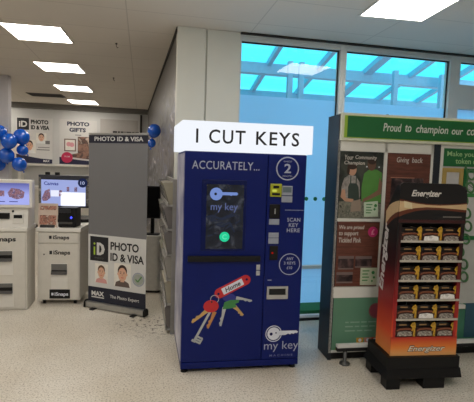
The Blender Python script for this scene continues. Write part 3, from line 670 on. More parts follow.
MB().box(0.225, 0.36, 0.012, 0.03, 0.04, 0.062, None, 0.002).build('paper_slot', M_dgrey, pr)
MB().disc(0.350, 0.110, 0.011, 0.0165, 0.022, None, 16).build('led', emis('blue_led', (60, 70, 255), 3.0), pr)
MB().box(0.225, 0.245, 0.04, 0.20, 0.0, 0.006).box(0.36, 0.38, 0.04, 0.20, 0.0, 0.006).build('foot', M_blackm, pr)

# ------------------------------------------------------------------ far wall: posters and shelf (a, b of the far wall in room axes)
FA = -1.897                                                    # where the far wall's own origin falls
import_wall = room(FA, B1)
def wall_thing(name, label, cat, group=None): return thing(name, label, cat, (import_wall[0], import_wall[1], 0), RY, group)
M_poster = mat('poster_paper', (208, 206, 204), 0.5, var=0.02); M_pnavy = mat('poster_navy', (28, 30, 62), 0.5)
p = wall_thing('poster', 'wall poster with a black logo square and two portraits, behind the balloons', 'poster', 'large posters above the counter')
MB().box(-1.40, -0.60, -0.02, -0.002, 1.49, 2.56, None, 0.003).build('board', M_poster, p)
mb = MB(); mb.box(-1.375, -1.115, -0.024, -0.0198, 2.27, 2.545, MATS['logo_black']); mb.text('iD', -1.335, -1.155, 2.335, 2.475, -0.0236, M_poster, 0.03); mb.build('logo', None, p)
MB().text('PHOTO', -1.075, -0.685, 2.415, 2.515, -0.0198, None, 0.05).build('lettering', M_black_ink, p); MB().text('ID & VISA', -1.075, -0.665, 2.285, 2.385, -0.0198, None, 0.05).build('lettering', M_black_ink, p)
portrait(-0.845, 1.96, 0.23, 0.25, p, -0.0203, mat('printed_white_shirt', (226, 226, 226), 0.5))
portrait(-1.11, 1.72, 0.28, 0.32, p, -0.0203, mat('printed_white_shirt', (226, 226, 226), 0.5))
mb = MB(); mb.box(-0.755, -0.655, -0.023, -0.0198, 1.95, 2.03, mat('poster_grey', (110, 108, 108), 0.5)); mb.box(-0.95, -0.66, -0.022, -0.0198, 1.80, 1.82, MATS['poster_grey']); mb.box(-0.92, -0.66, -0.022, -0.0198, 1.86, 1.875, MATS['poster_grey']); mb.build('caption', None, p)
mb = MB(); mb.prism([(-1.40, 1.49), (-0.60, 1.49), (-0.60, 1.585), (-0.85, 1.60), (-1.10, 1.64), (-1.40, 1.70)], -0.024, -0.0198, M_pnavy); mb.text('MAX', -0.80, -0.66, 1.52, 1.575, -0.0236, M_poster, 0.03); mb.build('footer', None, p)
p = wall_thing('poster', 'wall poster advertising photo gifts, beside the grey banner top', 'poster', 'large posters above the counter')
MB().box(-0.44, 0.42, -0.02, -0.002, 1.49, 2.56, None, 0.003).build('board', M_poster, p)
M_dbi = mat('poster_dark_blue_ink', (34, 38, 66), 0.6)
MB().text('PHOTO', -0.265, 0.245, 2.415, 2.515, -0.0198, None, 0.05).build('lettering', M_dbi, p); MB().text('GIFTS', -0.215, 0.165, 2.270, 2.370, -0.0198, None, 0.05).build('lettering', M_dbi, p); MB().box(-0.08, 0.06, -0.022, -0.0198, 2.19, 2.205).build('print_line', M_dbi, p)
M_pp = blotch_material('gift_photo_print', [(40, 30, 30), (150, 112, 96), (70, 52, 48), (206, 186, 170)], 6)
mb = MB(); mb.box(-0.33, -0.06, -0.026, -0.0198, 1.80, 2.10, mat('frame_brown', (112, 92, 84), 0.5)); mb.box(-0.305, -0.085, -0.028, -0.025, 1.825, 2.075, M_phbg)
mb.disc(-0.225, 1.97, 0.055, -0.030, -0.027, mat('heart_pink', (214, 150, 158), 0.5)); mb.disc(-0.155, 1.96, 0.055, -0.030, -0.027, MATS['heart_pink']); mb.build('framed_heart', None, p)
mb = MB(); mb.box(-0.02, 0.41, -0.024, -0.0198, 1.74, 2.16); mb.prism([(-0.20, 1.66), (0.41, 1.60), (0.41, 1.76), (-0.02, 1.76), (-0.20, 1.72)], -0.026, -0.0198, mat('mug_white', (190, 190, 206), 0.4)); mb.build('photograph', M_pp, p)
mb = MB(); mb.prism([(-0.44, 1.49), (0.42, 1.49), (0.42, 1.565), (-0.02, 1.60), (-0.44, 1.66)], -0.024, -0.0198, M_pnavy); mb.text('MAX', 0.24, 0.39, 1.51, 1.55, -0.0236, M_poster, 0.03); mb.build('footer', None, p)
mb = MB(); mb.disc(-0.265, 1.650, 0.130, -0.030, -0.0198, mat('sticker_crimson', (190, 40, 84), 0.5)); mb.text('FROM', -0.325, -0.205, 1.655, 1.69, -0.030, M_poster, 0.01); mb.build('sticker', None, p)
p = wall_thing('poster', 'plain grey wall poster with one line of dark print above the banner', 'poster', 'large posters above the counter')
MB().box(0.50, 1.40, -0.02, -0.002, 1.49, 2.62, None, 0.003).build('board', mat('poster_grey_paper', (176, 172, 168), 0.5, var=0.02), p)
mb = MB(); x = 0.80
for w in (0.10, 0.05, 0.07, 0.03, 0.12, 0.06, 0.09): mb.box(x, x + w, -0.022, -0.0198, 2.28, 2.335); x += w + 0.018
mb.build('print_line', M_black_ink, p)
up = MB().box(1.45, 1.50, -0.06, -0.002, 1.3, 2.76).build('wall_gap_strip', M_darkgap); up.location = import_wall; up.rotation_euler = (0, 0, R(RY)); tag(up, 'dark vertical strip on the far wall right of the plain poster', 'trunking')  # dark strip standing for a dark vertical gap beside the poster
sh = wall_thing('wall_shelf', 'long white shelf on the far wall beneath the posters', 'shelf')
MB().box(-3.2, 1.40, -0.30, -0.002, 1.435, 1.475, None, 0.003).build('board', M_white, sh)
for x in (-3.0, -1.3, 0.33): MB().box(x, x + 0.06, -0.28, -0.002, 0.96, 1.435).build('bracket', M_white, sh)
ct = wall_thing('back_counter', 'cream counter unit along the far wall below the shelf', 'counter')
MB().box(-3.2, 1.40, -0.55, -0.002, 0.08, 0.90, None, 0.004).build('cabinet', M_offwhite, ct)
MB().box(-3.2, 1.40, -0.60, -0.002, 0.90, 0.955, None, 0.005).build('worktop', M_white, ct)
MB().box(-3.2, 1.40, -0.50, -0.002, 0.0, 0.08).build('plinth', M_darkgap, ct)
for x in (-2.5, -1.7, -0.9, -0.1, 0.7): MB().box(x, x + 0.012, -0.555, -0.549, 0.10, 0.89).build('door_gap', M_darkgap, ct)
mb = MB(); mb.box(0.0, 0.86, -0.58, -0.50, 0.66, 0.74, None, 0.004); o = mb.build('hand_rail', M_blackm, ct)

# low dark-topped cabinet behind the castored kiosk
sb_ = thing('cabinet', 'low cream cabinet with a black top seen between the castored kiosk and banner', 'cabinet', (-2.75, 5.95, 0), 9)
MB().box(0.0, 0.90, 0.012, 0.45, 0.05, 0.70, None, 0.004).build('body', M_offwhite, sb_)
MB().box(-0.012, 0.912, -0.012, 0.46, 0.70, 0.745, None, 0.004).build('top', M_black, sb_)
MB().box(0.02, 0.88, 0.03, 0.43, 0.0, 0.05).build('plinth', M_darkgap, sb_)
for x in (0.006, 0.455): MB().box(x, x + 0.439, 0.0, 0.012, 0.06, 0.69, None, 0.003).build('door', M_white, sb_)

# white post with balloons
ps = MB().box(-0.155, -0.012, 0.0, 0.14, 0, H - .002, None, 0.006)
structure('pillar_left', ps, mat('post_paint', (190, 187, 190), 0.6, var=0.02), (-3.71, 7.0, 0), 9, 'white square post behind the balloons', 'pillar')
M_ball = mat('balloon_blue', (16, 92, 206), 0.25, spec=0.6, var=0.03, coat=0.4)
def balloon(x, y, z, r, label, tilt=(0, 0), grp='blue balloons on the white post'):
    t = thing('balloon', label, 'balloon', (x, y, z), 0, grp); t.rotation_euler = (tilt[0], tilt[1], 0)
    prof = []
    for i in range(19):
        a = PI * i / 18; rr = r * math.sin(a); zz = -r * 1.08 * math.cos(a)
        if zz < 0: rr *= 1 - 0.10 * (zz / r) ** 2
        prof.append((max(rr, 0.0005), zz))
    MB().lathe(prof, (0, 0, 0), None, 28).build('skin', M_ball, t)
    MB().lathe([(0.004, 0.0), (0.010, -0.012), (0.018, -0.026), (0.002, -0.024)], (0, 0, -r * 1.07), None, 12).build('knot', M_ball, t)
    return t
for x, y, z, r, l, tl in (
    (-3.537, 6.66, 1.831, 0.116, 'blue balloon at the centre of the cluster, in front of the white post', (0.2, 0.2)),
    (-3.452, 6.88, 1.915, 0.120, 'blue balloon at the upper right of the cluster, beside the poster logo', (0.1, -0.5)),
    (-3.800, 6.86, 1.966, 0.120, 'blue balloon highest on the left of the cluster, cut by the picture edge', (0.2, 0.5)),
    (-3.453, 6.91, 1.709, 0.086, 'smaller dark blue balloon tucked between the upper right and lower right ones', (0.1, -0.8)),
    (-3.620, 6.74, 1.612, 0.116, 'blue balloon at the lower middle of the cluster, just above the kiosk screen', (0.5, 0.2)),
    (-3.450, 6.80, 1.481, 0.108, 'blue balloon lowest on the right of the cluster', (0.3, -0.4)),
    (-3.830, 6.88, 1.476, 0.112, 'blue balloon lowest on the left of the cluster, cut by the picture edge', (0.4, 0.4))):
    balloon(x, y, z, r, l, tl)
balloon(-1.215, 6.20, 2.025, 0.094, 'round blue balloon on the mural wall above the banner corner', (0.1, 0.3), 'blue balloons on the mural wall')
balloon(-1.255, 6.24, 1.852, 0.060, 'small blue balloon hanging under the round one on the mural wall', (0.1, 0.2), 'blue balloons on the mural wall')

# ------------------------------------------------------------------ rack of packs along the aisle wall, pedestal and black monitor
RK = (-0.80, 4.85, 0); RKY = -76.8
rk = thing('picture_rack', 'grey wall rack of packed pictures just left of the key machine', 'rack', RK, RKY)
M_rack = mat('rack_grey', (150, 148, 144), 0.5)
MB().box(0.0, 1.04, 0.0, 0.028, 0.0, 1.42, None, 0.004).build('back_panel', M_rack, rk)
tiers = [0.05, 0.28, 0.51, 0.74, 0.97, 1.19]
for z in tiers: MB().prism_yz([(0.0, z), (0.0, z - 0.02), (-0.055, z - 0.012), (-0.055, z + 0.022), (-0.05, z + 0.022), (-0.05, z)], 0.01, 1.03).build('ledge', M_rack, rk)
for x in (0.0, 1.025): MB().box(x, x + 0.015, -0.012, 0.0, 0.0, 1.42).build('side_rail', M_rack, rk)
packm = [mat('pack_grey', (150, 147, 140), 0.25), mat('pack_cream', (160, 154, 136), 0.25), mat('pack_dark', (112, 108, 106), 0.22)]
ords = ['lowest', 'second', 'third', 'fourth', 'fifth', 'top']
for k, z in enumerate(tiers):
    for j, (x0, x1) in enumerate(((0.04, 0.50), (0.54, 1.0))):
        cname = ('grey', 'cream', 'dark')[(k * 2 + j * 5 + (k > 3)) % 3]
        t = thing('picture_pack', '%s wrapped picture pack on the %s rack ledge, %s' % (cname, ords[k], ('far end', 'end nearer the key machine')[j]), 'picture pack', RK, RKY, 'wrapped picture packs on the rack')
        t.location = Vector(RK) + Vector((0, 0, z + 0.0)); out = 0.022 + 0.009 * k
        mb = MB(); mb.prism_yz([(-0.004, 0.001), (-0.042, 0.001), (-0.048, 0.03), (-0.048 - out * .75, 0.195), (-0.030 - out * .5, 0.203), (-0.004, 0.203)], x0, x1); mb.build('wrapper', {'grey': packm[0], 'cream': packm[1], 'dark': packm[2]}[cname], t)
        fz = 0.03; mb = MB(); mb.prism_yz([(-0.0495 - out * .12, fz), (-0.0485 - out * .12, fz), (-0.0485 - out * .66, 0.162), (-0.0495 - out * .66, 0.162)], x0 + 0.02, x1 - 0.02)
        mb.build('picture', blotch_material('pack_print_%d' % ((k + j) % 3), [[(96, 94, 90), (190, 186, 178)], [(126, 120, 106), (200, 194, 180)], [(70, 70, 76), (160, 158, 160)]][(k + j) % 3], 9, 0.2), t)
pd = thing('pedestal', 'pale grey rounded pedestal on the floor behind the banner', 'pedestal', (-1.005, 5.20, 0), 0)
def rrect(w, d, r, n=8):
    out = []
    for cx, cy, a0 in ((w - r, d - r, 0), (-w + r, d - r, 90), (-w + r, -d + r, 180), (w - r, -d + r, 270)):
        for i in range(n + 1): a = R(a0 + 90 * i / n); out.append((cx + r * math.cos(a), cy + r * math.sin(a)))
    return out
MB().plan(rrect(0.108, 0.11, 0.055), 0.03, 0.665).build('body', mat('pedestal_paint', (238, 236, 230), 0.4), pd)
MB().plan(rrect(0.112, 0.114, 0.057), 0.665, 0.695).build('top', mat('pedestal_top', (236, 234, 228), 0.4), pd)
MB().plan(rrect(0.10, 0.10, 0.05), 0.0, 0.03).build('base', M_blackm, pd)
bm_ = thing('monitor', 'black unlit monitor on the grey pedestal beside the banner', 'monitor', (-1.02, 5.20, 0.695), 0)
MB().plan(rrect(0.085, 0.07, 0.03), 0.0, 0.014).build('base', M_black, bm_)
MB().box(-0.02, 0.02, -0.015, 0.015, 0.012, 0.26).build('stand', M_black, bm_)
MB().box(-0.095, 0.10, -0.06, -0.015, 0.205, 0.595, None, 0.006).build('casing', M_black, bm_)
MB().box(-0.083, 0.088, -0.062, -0.059, 0.218, 0.582).build('screen', mat('dead_screen', (8, 8, 10), 0.15), bm_)

# ------------------------------------------------------------------ green community board
bd = thing('community_board', 'large white community notice board with green header behind the battery stand', 'notice board', (0.811, 3.409, 0), 9.5)
W = 2.35
M_bdark = mat('board_side_dark', (26, 34, 44), 0.5); M_bw = mat('board_white', (226, 226, 219), 0.5, var=0.02)
M_bgreen = mat('board_green', (22, 104, 52), 0.5, var=0.03); M_lgreen = mat('board_lime', (150, 186, 56), 0.5)
MB().box(0.0, W, 0.012, 0.16, 0.06, 1.99, None, 0.003).build('core', M_bw, bd)
MB().box(-0.030, -0.002, 0.0, 0.235, 0.0, 1.99, None, 0.003).build('side_panel', M_bdark, bd)
MB().box(0.0, W, 0.02, 0.15, 0.0, 0.06).build('plinth', M_blackm, bd)
# white frame members on the front
fr = MB()
for x0, x1, z0, z1 in ((-0.028, -0.010, 0.06, 1.79), (0.363, 0.392, 0.60, 1.79), (0.776, 0.797, 0.06, 1.79), (-0.010, 0.797, 1.704, 1.79), (-0.010, 0.363, 1.145, 1.168), (-0.010, 0.797, 0.518, 0.606), (-0.028, 0.797, 0.06, 0.08), (0.855, 0.886, 0.06, 1.79), (0.886, W, 1.762, 1.79)): fr.box(x0, x1, 0.0, 0.013, z0, z1)
fr.build('frame', M_bw, bd)
MB().box(0.797, 0.855, -0.006, 0.013, 0.0, 1.79, None, 0.002).build('post', M_bdark, bd)
hd = MB().box(-0.022, W, -0.03, 0.012, 1.785, 1.998, None, 0.003).build('header', mat('header_cream', (220, 222, 200), 0.5), bd)
MB().box(0.0, W, -0.033, -0.029, 1.806, 1.978).build('sign_border', M_lgreen, hd)
MB().box(0.024, W, -0.036, -0.032, 1.812, 1.974).build('sign_panel', M_bgreen, hd)
words = [('Proud', 0.322, 0.476, 1.868, 1.932), ('to', 0.508, 0.562, 1.872, 1.928), ('champion', 0.603, 0.886, 1.850, 1.932), ('our', 0.918, 1.020, 1.868, 1.908), ('communities', 1.055, 1.45, 1.868, 1.932)]
for w_, x0, x1, z0, z1 in words: MB().text(w_, x0, x1, z0, z1, -0.0357, None, 0.012, 0.15).build('lettering', mat('sign_white_ink', (216, 220, 212), 0.5), hd)
for x in (0.40, 1.35): MB().cyl((x, 0.06, 1.99), (x, 0.06, 2.012), 0.012, 0.012, None, 12).build('peg', M_blackm, bd)

M_wood = wood_material('printed_wood', (86, 46, 36), (116, 68, 54)); M_wtxt = mat('poster_white_ink', (206, 200, 192), 0.5)
# photograph of two people at a counter
ph = MB().box(-0.008, 0.361, 0.004, 0.012, 1.170, 1.702).build('poster', blotch_material('photo_backdrop_dark', [(22, 26, 26), (46, 52, 48), (74, 78, 70)], 8), bd)
y = 0.0036
pic = MB()
c_ = lambda n, rgb: mat(n, rgb, 0.5)
pic.prism([(0.19, 1.30), (0.185, 1.42), (0.20, 1.53), (0.245, 1.565), (0.31, 1.565), (0.352, 1.54), (0.358, 1.30)], y - .001, y, c_('green_polo_print', (86, 142, 66)))           # green polo
pic.disc(0.262, 1.602, 0.036, y - .002, y, c_('man_face_print', (104, 76, 62)), 22, 0.048); pic.disc(0.262, 1.632, 0.038, y - .0025, y, M_hair, 20, 0.028)
pic.prism([(0.335, 1.50), (0.358, 1.46), (0.355, 1.37), (0.27, 1.33), (0.20, 1.30), (0.20, 1.325), (0.265, 1.36), (0.325, 1.40)], y - .003, y, c_('man_arm_print', (134, 102, 82)))
pic.prism([(0.02, 1.33), (0.015, 1.42), (0.035, 1.49), (0.075, 1.515), (0.13, 1.51), (0.165, 1.46), (0.175, 1.36), (0.17, 1.32)], y - .002, y, blotch_material('white_blouse_print', [(120, 118, 116), (176, 170, 164)], 26))
pic.prism([(0.075, 1.30), (0.070, 1.42), (0.082, 1.45), (0.140, 1.45), (0.158, 1.42), (0.172, 1.30)], y - .003, y, c_('apron_print', (52, 66, 60)))
for x in (0.085, 0.132): pic.box(x, x + 0.008, y - .0032, y, 1.44, 1.51, c_('apron_print', (52, 66, 60)))
pic.disc(0.100, 1.555, 0.034, y - .003, y, c_('woman_face_print', (196, 150, 124)), 22, 0.044); pic.disc(0.098, 1.585, 0.040, y - .0034, y, M_hair, 20, 0.026); pic.disc(0.066, 1.555, 0.012, y - .0034, y, M_hair, 14, 0.036)
pic.prism([(0.02, 1.40), (0.012, 1.34), (0.05, 1.305), (0.12, 1.30), (0.12, 1.325), (0.055, 1.33), (0.045, 1.40)], y - .0036, y, c_('woman_arm_print', (190, 146, 120)))
pic.prism([(-0.006, 1.172), (-0.006, 1.30), (0.12, 1.315), (0.36, 1.29), (0.36, 1.172)], y - .003, y, blotch_material('counter_print', [(50, 54, 48), (136, 134, 120), (84, 88, 80), (160, 158, 140)], 34))
pic.prism([(0.10, 1.22), (0.105, 1.305), (0.18, 1.325), (0.19, 1.23)], y - .004, y, c_('hands_print', (150, 134, 120)))
pic.prism([(0.218, 1.182), (0.212, 1.300), (0.330, 1.312), (0.340, 1.186)], y - .0045, y, c_('leaflet_print', (196, 212, 188)))
for i in range(4): pic.box(0.232, 0.285 - 0.01 * (i % 2), y - .0052, y - .004, 1.278 - i * .022, 1.286 - i * .022, M_green)
pic.disc(0.312, 1.275, 0.013, y - .0052, y - .004, M_green, 14); pic.disc(0.305, 1.245, 0.010, y - .0052, y - .004, M_green, 14)
for x in (0.325, 0.22): pic.disc(x, 1.585, 0.006, y - .003, y, M_print_white, 10)
pic.build('picture', None, ph)
for w_, x0, x1, z0, z1 in (('Your', 0.028, 0.102, 1.636, 1.674), ('Community', 0.118, 0.302, 1.634, 1.674), ('Champion', 0.028, 0.200, 1.590, 1.628)): MB().text(w_, x0, x1, z0, z1, 0.0003, None, 0.01, 0.1).build('lettering', M_wtxt, ph)
# giving back
gb = MB().box(0.394, 0.775, 0.004, 0.012, 0.62, 1.702).build('poster', M_wood, bd)
for w_, x0, x1, z0, z1 in (('Giving', 0.476, 0.584, 1.616, 1.672), ('back', 0.610, 0.704, 1.630, 1.672)): MB().text(w_, x0, x1, z0, z1, 0.0042, None, 0.008, 0.12).build('lettering', M_wtxt, gb)
M_dphoto = blotch_material('dark_group_photo', [(24, 20, 24), (60, 46, 48), (116, 90, 86)], 14)
mb = MB(); mb.prism([(0.43, 1.10), (0.44, 1.50), (0.72, 1.505), (0.72, 1.10)], 0.001, 0.0042, M_dphoto); mb.box(0.43, 0.64, 0.0005, 0.0042, 1.503, 1.508, mat('peach_ink', (186, 130, 106), 0.5)); mb.box(0.560, 0.625, 0.0, 0.0042, 1.405, 1.435, M_phbg); mb.build('photograph', None, gb)
# we are proud
wp = MB().box(-0.008, 0.361, 0.004, 0.012, 0.612, 1.140).build('poster', M_wood, bd)
for w_, x0, x1, z0, z1 in (('We are proud', 0.014, 0.228, 1.072, 1.112), ('to support', 0.014, 0.180, 1.020, 1.060), ('Tickled Pink', 0.014, 0.205, 0.972, 1.012)): MB().text(w_, x0, x1, z0, z1, 0.0042, None, 0.012, 0.12).build('lettering', M_wtxt, wp)
mb = MB(); mb.disc(0.304, 1.060, 0.042, 0.002, 0.0045, mat('pink_ink', (196, 48, 112), 0.5)); mb.text('£', 0.290, 0.318, 1.038, 1.082, 0.0022, mat('pink_pale', (236, 150, 180), 0.5), 0.02); mb.build('pink_badge', None, wp)
for i, (x0, x1, z0, z1) in enumerate(((0.020, 0.152, 0.752, 0.862), (0.166, 0.308, 0.766, 0.860), (0.010, 0.150, 0.640, 0.730))):
    mb = MB(); mb.box(x0, x1, 0.002, 0.0045, z0, z1, M_dphoto); mb.box(x0, x1, 0.0015, 0.0045, z1 - 0.022, z1, mat('photo_edge', (120, 104, 100), 0.5)); mb.box(x0, x1, 0.0015, 0.0045, z0, z0 + 0.012, MATS['photo_edge']); mb.build('photograph', None, wp)
mb = MB(); mb.box(0.216, 0.360, 0.001, 0.0045, 0.622, 0.764, mat('leaflet_cream', (190, 196, 170), 0.5))
for i in range(4): mb.box(0.232, 0.292 - 0.012 * (i % 2), 0.0003, 0.0015, 0.735 - i * .026, 0.744 - i * .026, M_green)
mb.disc(0.325, 0.725, 0.014, 0.0003, 0.0015, M_green, 14); mb.disc(0.335, 0.685, 0.010, 0.0003, 0.0015, M_green, 14); mb.disc(0.318, 0.655, 0.008, 0.0003, 0.0015, M_green, 14); mb.build('leaflet', None, wp)
# lower green panel
lg = MB().box(-0.008, 0.776, 0.004, 0.012, 0.082, 0.518).build('poster', mat('panel_sea_green', (96, 142, 116), 0.5, var=0.04, scale=4), bd)
mb = MB(); mb.disc(0.372, 0.404, 0.056, 0.002, 0.0045, mat('dusky_pink_ink', (150, 70, 84), 0.5)); mb.ring(0.372, 0.404, 0.064, 0.058, 0.002, 0.0045, MATS['dusky_pink_ink']); mb.build('badge', None, lg)
mb = MB()
for z, ws in ((0.306, (0.03, 0.08, 0.05, 0.07)), (0.270, (0.07, 0.04, 0.06, 0.05)), (0.234, (0.09, 0.05, 0.07))):
    x = 0.108
    for w_ in ws: mb.box(x, x + w_, 0.003, 0.0045, z, z + 0.010); x += w_ + 0.014
mb.build('print_lines', mat('panel_pale_ink', (140, 172, 152), 0.5), lg)
mb = MB()
for x, m_ in ((0.215, mat('pot_mustard', (196, 150, 50), 0.5)), (0.285, mat('pot_rose', (196, 130, 120), 0.5)), (0.345, mat('pot_rust', (176, 66, 44), 0.5))):
    mb.prism([(x, 0.128), (x + 0.055, 0.128), (x + 0.060, 0.178), (x - 0.004, 0.178)], 0.002, 0.0045, m_); mb.disc(x + 0.028, 0.158, 0.014, 0.001, 0.0025, M_print_white, 14)
mb.build('pots', None, lg)
mb = MB()
for i in range(26):
    x = 0.03 + i * 0.028; mb.prism([(x, 0.084), (x + 0.010, 0.084), (x + 0.014 * math.sin(i * 2.1) + 0.008, 0.112 + 0.010 * math.sin(i * 1.7))], 0.002, 0.0045, (M_lgreen, M_green)[i % 2])
mb.build('grass_print', None, lg)
# right bay: token boxes
tk = MB().box(0.886, W, 0.004, 0.012, 0.45, 1.762).build('token_panel', mat('token_panel_grey', (186, 188, 184), 0.5, var=0.03), bd)
sg = MB().box(0.890, W - 0.02, 0.0, 0.0045, 1.612, 1.757).build('token_sign', M_bgreen, tk)
for w_, x0, x1, z0, z1 in (('Make your', 0.918, 1.20, 1.683, 1.736), ('token count', 0.998, 1.30, 1.635, 1.680)): MB().text(w_, x0, x1, z0, z1, 0.0003, None, 0.012).build('lettering', mat('sign_pale_green_ink', (160, 196, 140), 0.5), sg)
def frame4(mb, x0, x1, z0, z1, w, y0, y1, m):
    for a in ((x0, x1, z1 - w, z1), (x0, x1, z0, z0 + w), (x0, x0 + w, z0 + w, z1 - w), (x1 - w, x1, z0 + w, z1 - w)): mb.box(a[0], a[1], y0, y1, a[2], a[3], m)
M_pale = mat('token_pale', (196, 194, 194), 0.5)
for x0, x1, m_ in ((0.884, 1.072, mat('token_mustard', (176, 150, 84), 0.5)), (1.080, 1.30, M_bgreen), (1.31, 1.52, M_lgreen)):
    f = MB(); f.box(x0 + .03, x1 - .03, -0.003, 0.0045, 1.03, 1.575, M_pale); frame4(f, x0, x1, 1.0, 1.598, 0.034, -0.01, 0.0045, m_)
    if m_ is M_bgreen:
        f.box(x0 + .034, x1 - .034, -0.004, 0.0, 1.36, 1.392, M_green)
        for i in range(3): strip(f, [(x0 + .05, 1.50 - i * .035), (x0 + .09, 1.475 - i * .035), (x0 + .13, 1.50 - i * .035), (x0 + .17, 1.475 - i * .035)], 0.006, -0.005, 0.0, mat('token_print_grey', (120, 120, 122), 0.5))
    f.build('token_box', None, tk)
# leaf-green vine drawn down the token bay
mb = MB(); vp = [(1.085 + 0.028 * math.sin(i * .55), 1.62 - i * 0.036) for i in range(30)]
strip(mb, vp, 0.016, -0.012, -0.0045, mat('vine_green', (74, 118, 74), 0.5))
for i in range(2, 28, 3): mb.ring(vp[i][0] + (0.05 if i % 2 else 0.035), vp[i][1], 0.040, 0.027, -0.013, -0.0045, MATS['vine_green'], 22, 1.25, 0.5)
mb.build('vine_print', None, tk)
lw = MB().box(0.886, W, 0.004, 0.012, 0.082, 0.45).build('poster', mat('panel_deep_green', (60, 122, 96), 0.5), bd)
mb = MB(); mb.box(1.195, W, 0.002, 0.0045, 0.15, 0.45, mat('panel_teal_blue', (44, 84, 104), 0.5)); mb.build('blue_block', None, lw)
MB().box(1.100, 1.168, -0.03, 0.006, 0.412, 0.446, None, 0.004).build('chute', M_white, lw)

# ------------------------------------------------------------------ low rails
def rail(label, loc, yaw, L_, posts, xs):
    t = thing('guard_rail', label, 'guard rail', loc, yaw, 'low white guard rails')
    MB().box(0.0, L_, -0.022, 0.022, 0.138, 0.164, None, 0.006).build('bar', mat('rail_white', (216, 216, 214), 0.35), t)
    MB().box(0.0, L_, -0.018, 0.018, 0.110, 0.138).build('channel', M_blackm, t)
    for x in xs:
        mb = MB(); mb.lathe([(0.0005, 0), (0.042, 0.0), (0.042, 0.010), (0.020, 0.016), (0.015, 0.022), (0.015, 0.112), (0.0005, 0.112)], (x, 0, 0), None, 20); mb.build('post', mat('rail_post_grey', (84, 86, 86), 0.4, 0.4), t)
rail('low white guard rail on grey posts along the foot of the community board', (0.832, 3.335, 0), 9.5, 2.0, 0, (0.075, 1.0, 1.9))
rail('low white guard rail under the window behind the key machine', (0.45, 3.965, 0), 12.5, 1.0, 0, (0.06, 0.5, 0.9))

# ------------------------------------------------------------------ battery display stand
SX, SYAW = (1.130, 2.99, 0.0), 7.0
bs = thing('battery_display_stand', 'black and orange battery display stand with six shelves on a black plastic base', 'display stand', SX, SYAW)
WS = 0.505
M_grad = ramp_mat('stand_side_print', [(0.0, (226, 140, 70)), (0.16, (214, 74, 40)), (0.34, (150, 26, 30)), (0.62, (52, 12, 16)), (0.80, (18, 14, 16)), (1.0, (16, 14, 16))], 'Z', 0.24, 1.30)
M_fasc = ramp_mat('stand_fascia_print', [(0.0, (232, 174, 110)), (0.45, (226, 128, 50)), (0.85, (200, 66, 34)), (1.0, (160, 36, 30))], 'Z', 0.235, 0.375)
M_inner = ramp_mat('stand_inner_print', [(0.0, (176, 40, 32)), (0.35, (140, 28, 30)), (0.7, (60, 14, 18)), (1.0, (20, 14, 16))], 'Z', 0.37, 1.2)
M_stand = mat('stand_black', (20, 18, 20), 0.4); M_gold2 = mat('swoosh_gold', (198, 170, 130), 0.45); M_brown = mat('swoosh_brown', (96, 46, 26), 0.45); M_maroon = mat('swoosh_maroon', (58, 18, 20), 0.45)
# side panels (profile in depth and height)
prof = [(0.0, 0.24), (0.0, 1.44), (0.02, 1.463), (0.05, 1.452), (0.10, 1.38), (0.165, 1.29), (0.205, 1.20), (0.225, 1.05), (0.240, 0.9), (0.232, 0.5), (0.235, 0.24)]
lp = MB().prism_yz(prof, 0.0, 0.012).build('side_panel', M_grad, bs)
MB().prism_yz(prof, WS - 0.012, WS).build('side_panel', M_grad, bs)
for x in (0.030, WS - 0.018): MB().box(x, x + 0.0055, 0.006, 0.225, 0.375, 1.20).build('inner_lining', M_inner, bs)
MB().box(0.012, WS - 0.012, 0.222, 0.232, 0.24, 1.20).build('back_panel', M_stand, bs)
# header with rounded shoulders
hp = [(0.0, 1.195), (WS, 1.195), (WS, 1.395)]
for i in range(1, 9): a = R(90 * i / 8); hp.append((WS - 0.09 + 0.09 * math.cos(a), 1.390 + 0.09 * math.sin(a)))
hp += [(0.02, 1.478), (0.006, 1.470), (0.0, 1.455)]
hdr = MB().prism(hp, -0.006, 0.008).build('header', M_stand, bs)
def band(mb, top, bot, y0, y1, m): mb.prism(top + bot[::-1], y0, y1, m)
us = [0.0, 0.05, 0.12, 0.20, 0.30, 0.39, 0.455, WS]
mb = MB()
t1 = [1.352, 1.346, 1.336, 1.327, 1.324, 1.329, 1.334, 1.339]; b1 = [1.276, 1.291, 1.304, 1.311, 1.309, 1.304, 1.300, 1.296]
for i in range(7): mb.prism([(us[i], b1[i]), (us[i + 1], b1[i + 1]), (us[i + 1], t1[i + 1]), (us[i], t1[i])], -0.008, -0.0055, M_gold2)
t2 = [1.366, 1.357, 1.344, 1.335, 1.332, 1.336, 1.341, 1.347]
for i in range(7): mb.prism([(us[i], t1[i]), (us[i + 1], t1[i + 1]), (us[i + 1], t2[i + 1]), (us[i], t2[i])], -0.0076, -0.0055, M_brown)
b2 = [1.240, 1.262, 1.282, 1.294, 1.294, 1.288, 1.283, 1.278]
for i in range(7): mb.prism([(us[i], b2[i]), (us[i + 1], b2[i + 1]), (us[i + 1], b1[i + 1]), (us[i], b1[i])], -0.0076, -0.0055, M_brown)
t3 = [1.200] * 8
for i in range(7): mb.prism([(us[i], t3[i]), (us[i + 1], t3[i + 1]), (us[i + 1], t3[i + 1] + 0.022), (us[i], t3[i] + 0.022)], -0.0072, -0.0055, M_maroon)
mb.build('swoosh', None, hdr)
mb = MB()                                   # the swoosh runs on round the side
ys = [0.0, 0.04, 0.09, 0.135, 0.18]; tt = [1.352, 1.345, 1.330, 1.308, 1.262]; bb = [1.276, 1.262, 1.238, 1.206, 1.168]
for i in range(4): mb.prism_yz([(ys[i], bb[i]), (ys[i + 1], bb[i + 1]), (ys[i + 1], tt[i + 1]), (ys[i], tt[i])], -0.002, 0.0005, M_gold2)
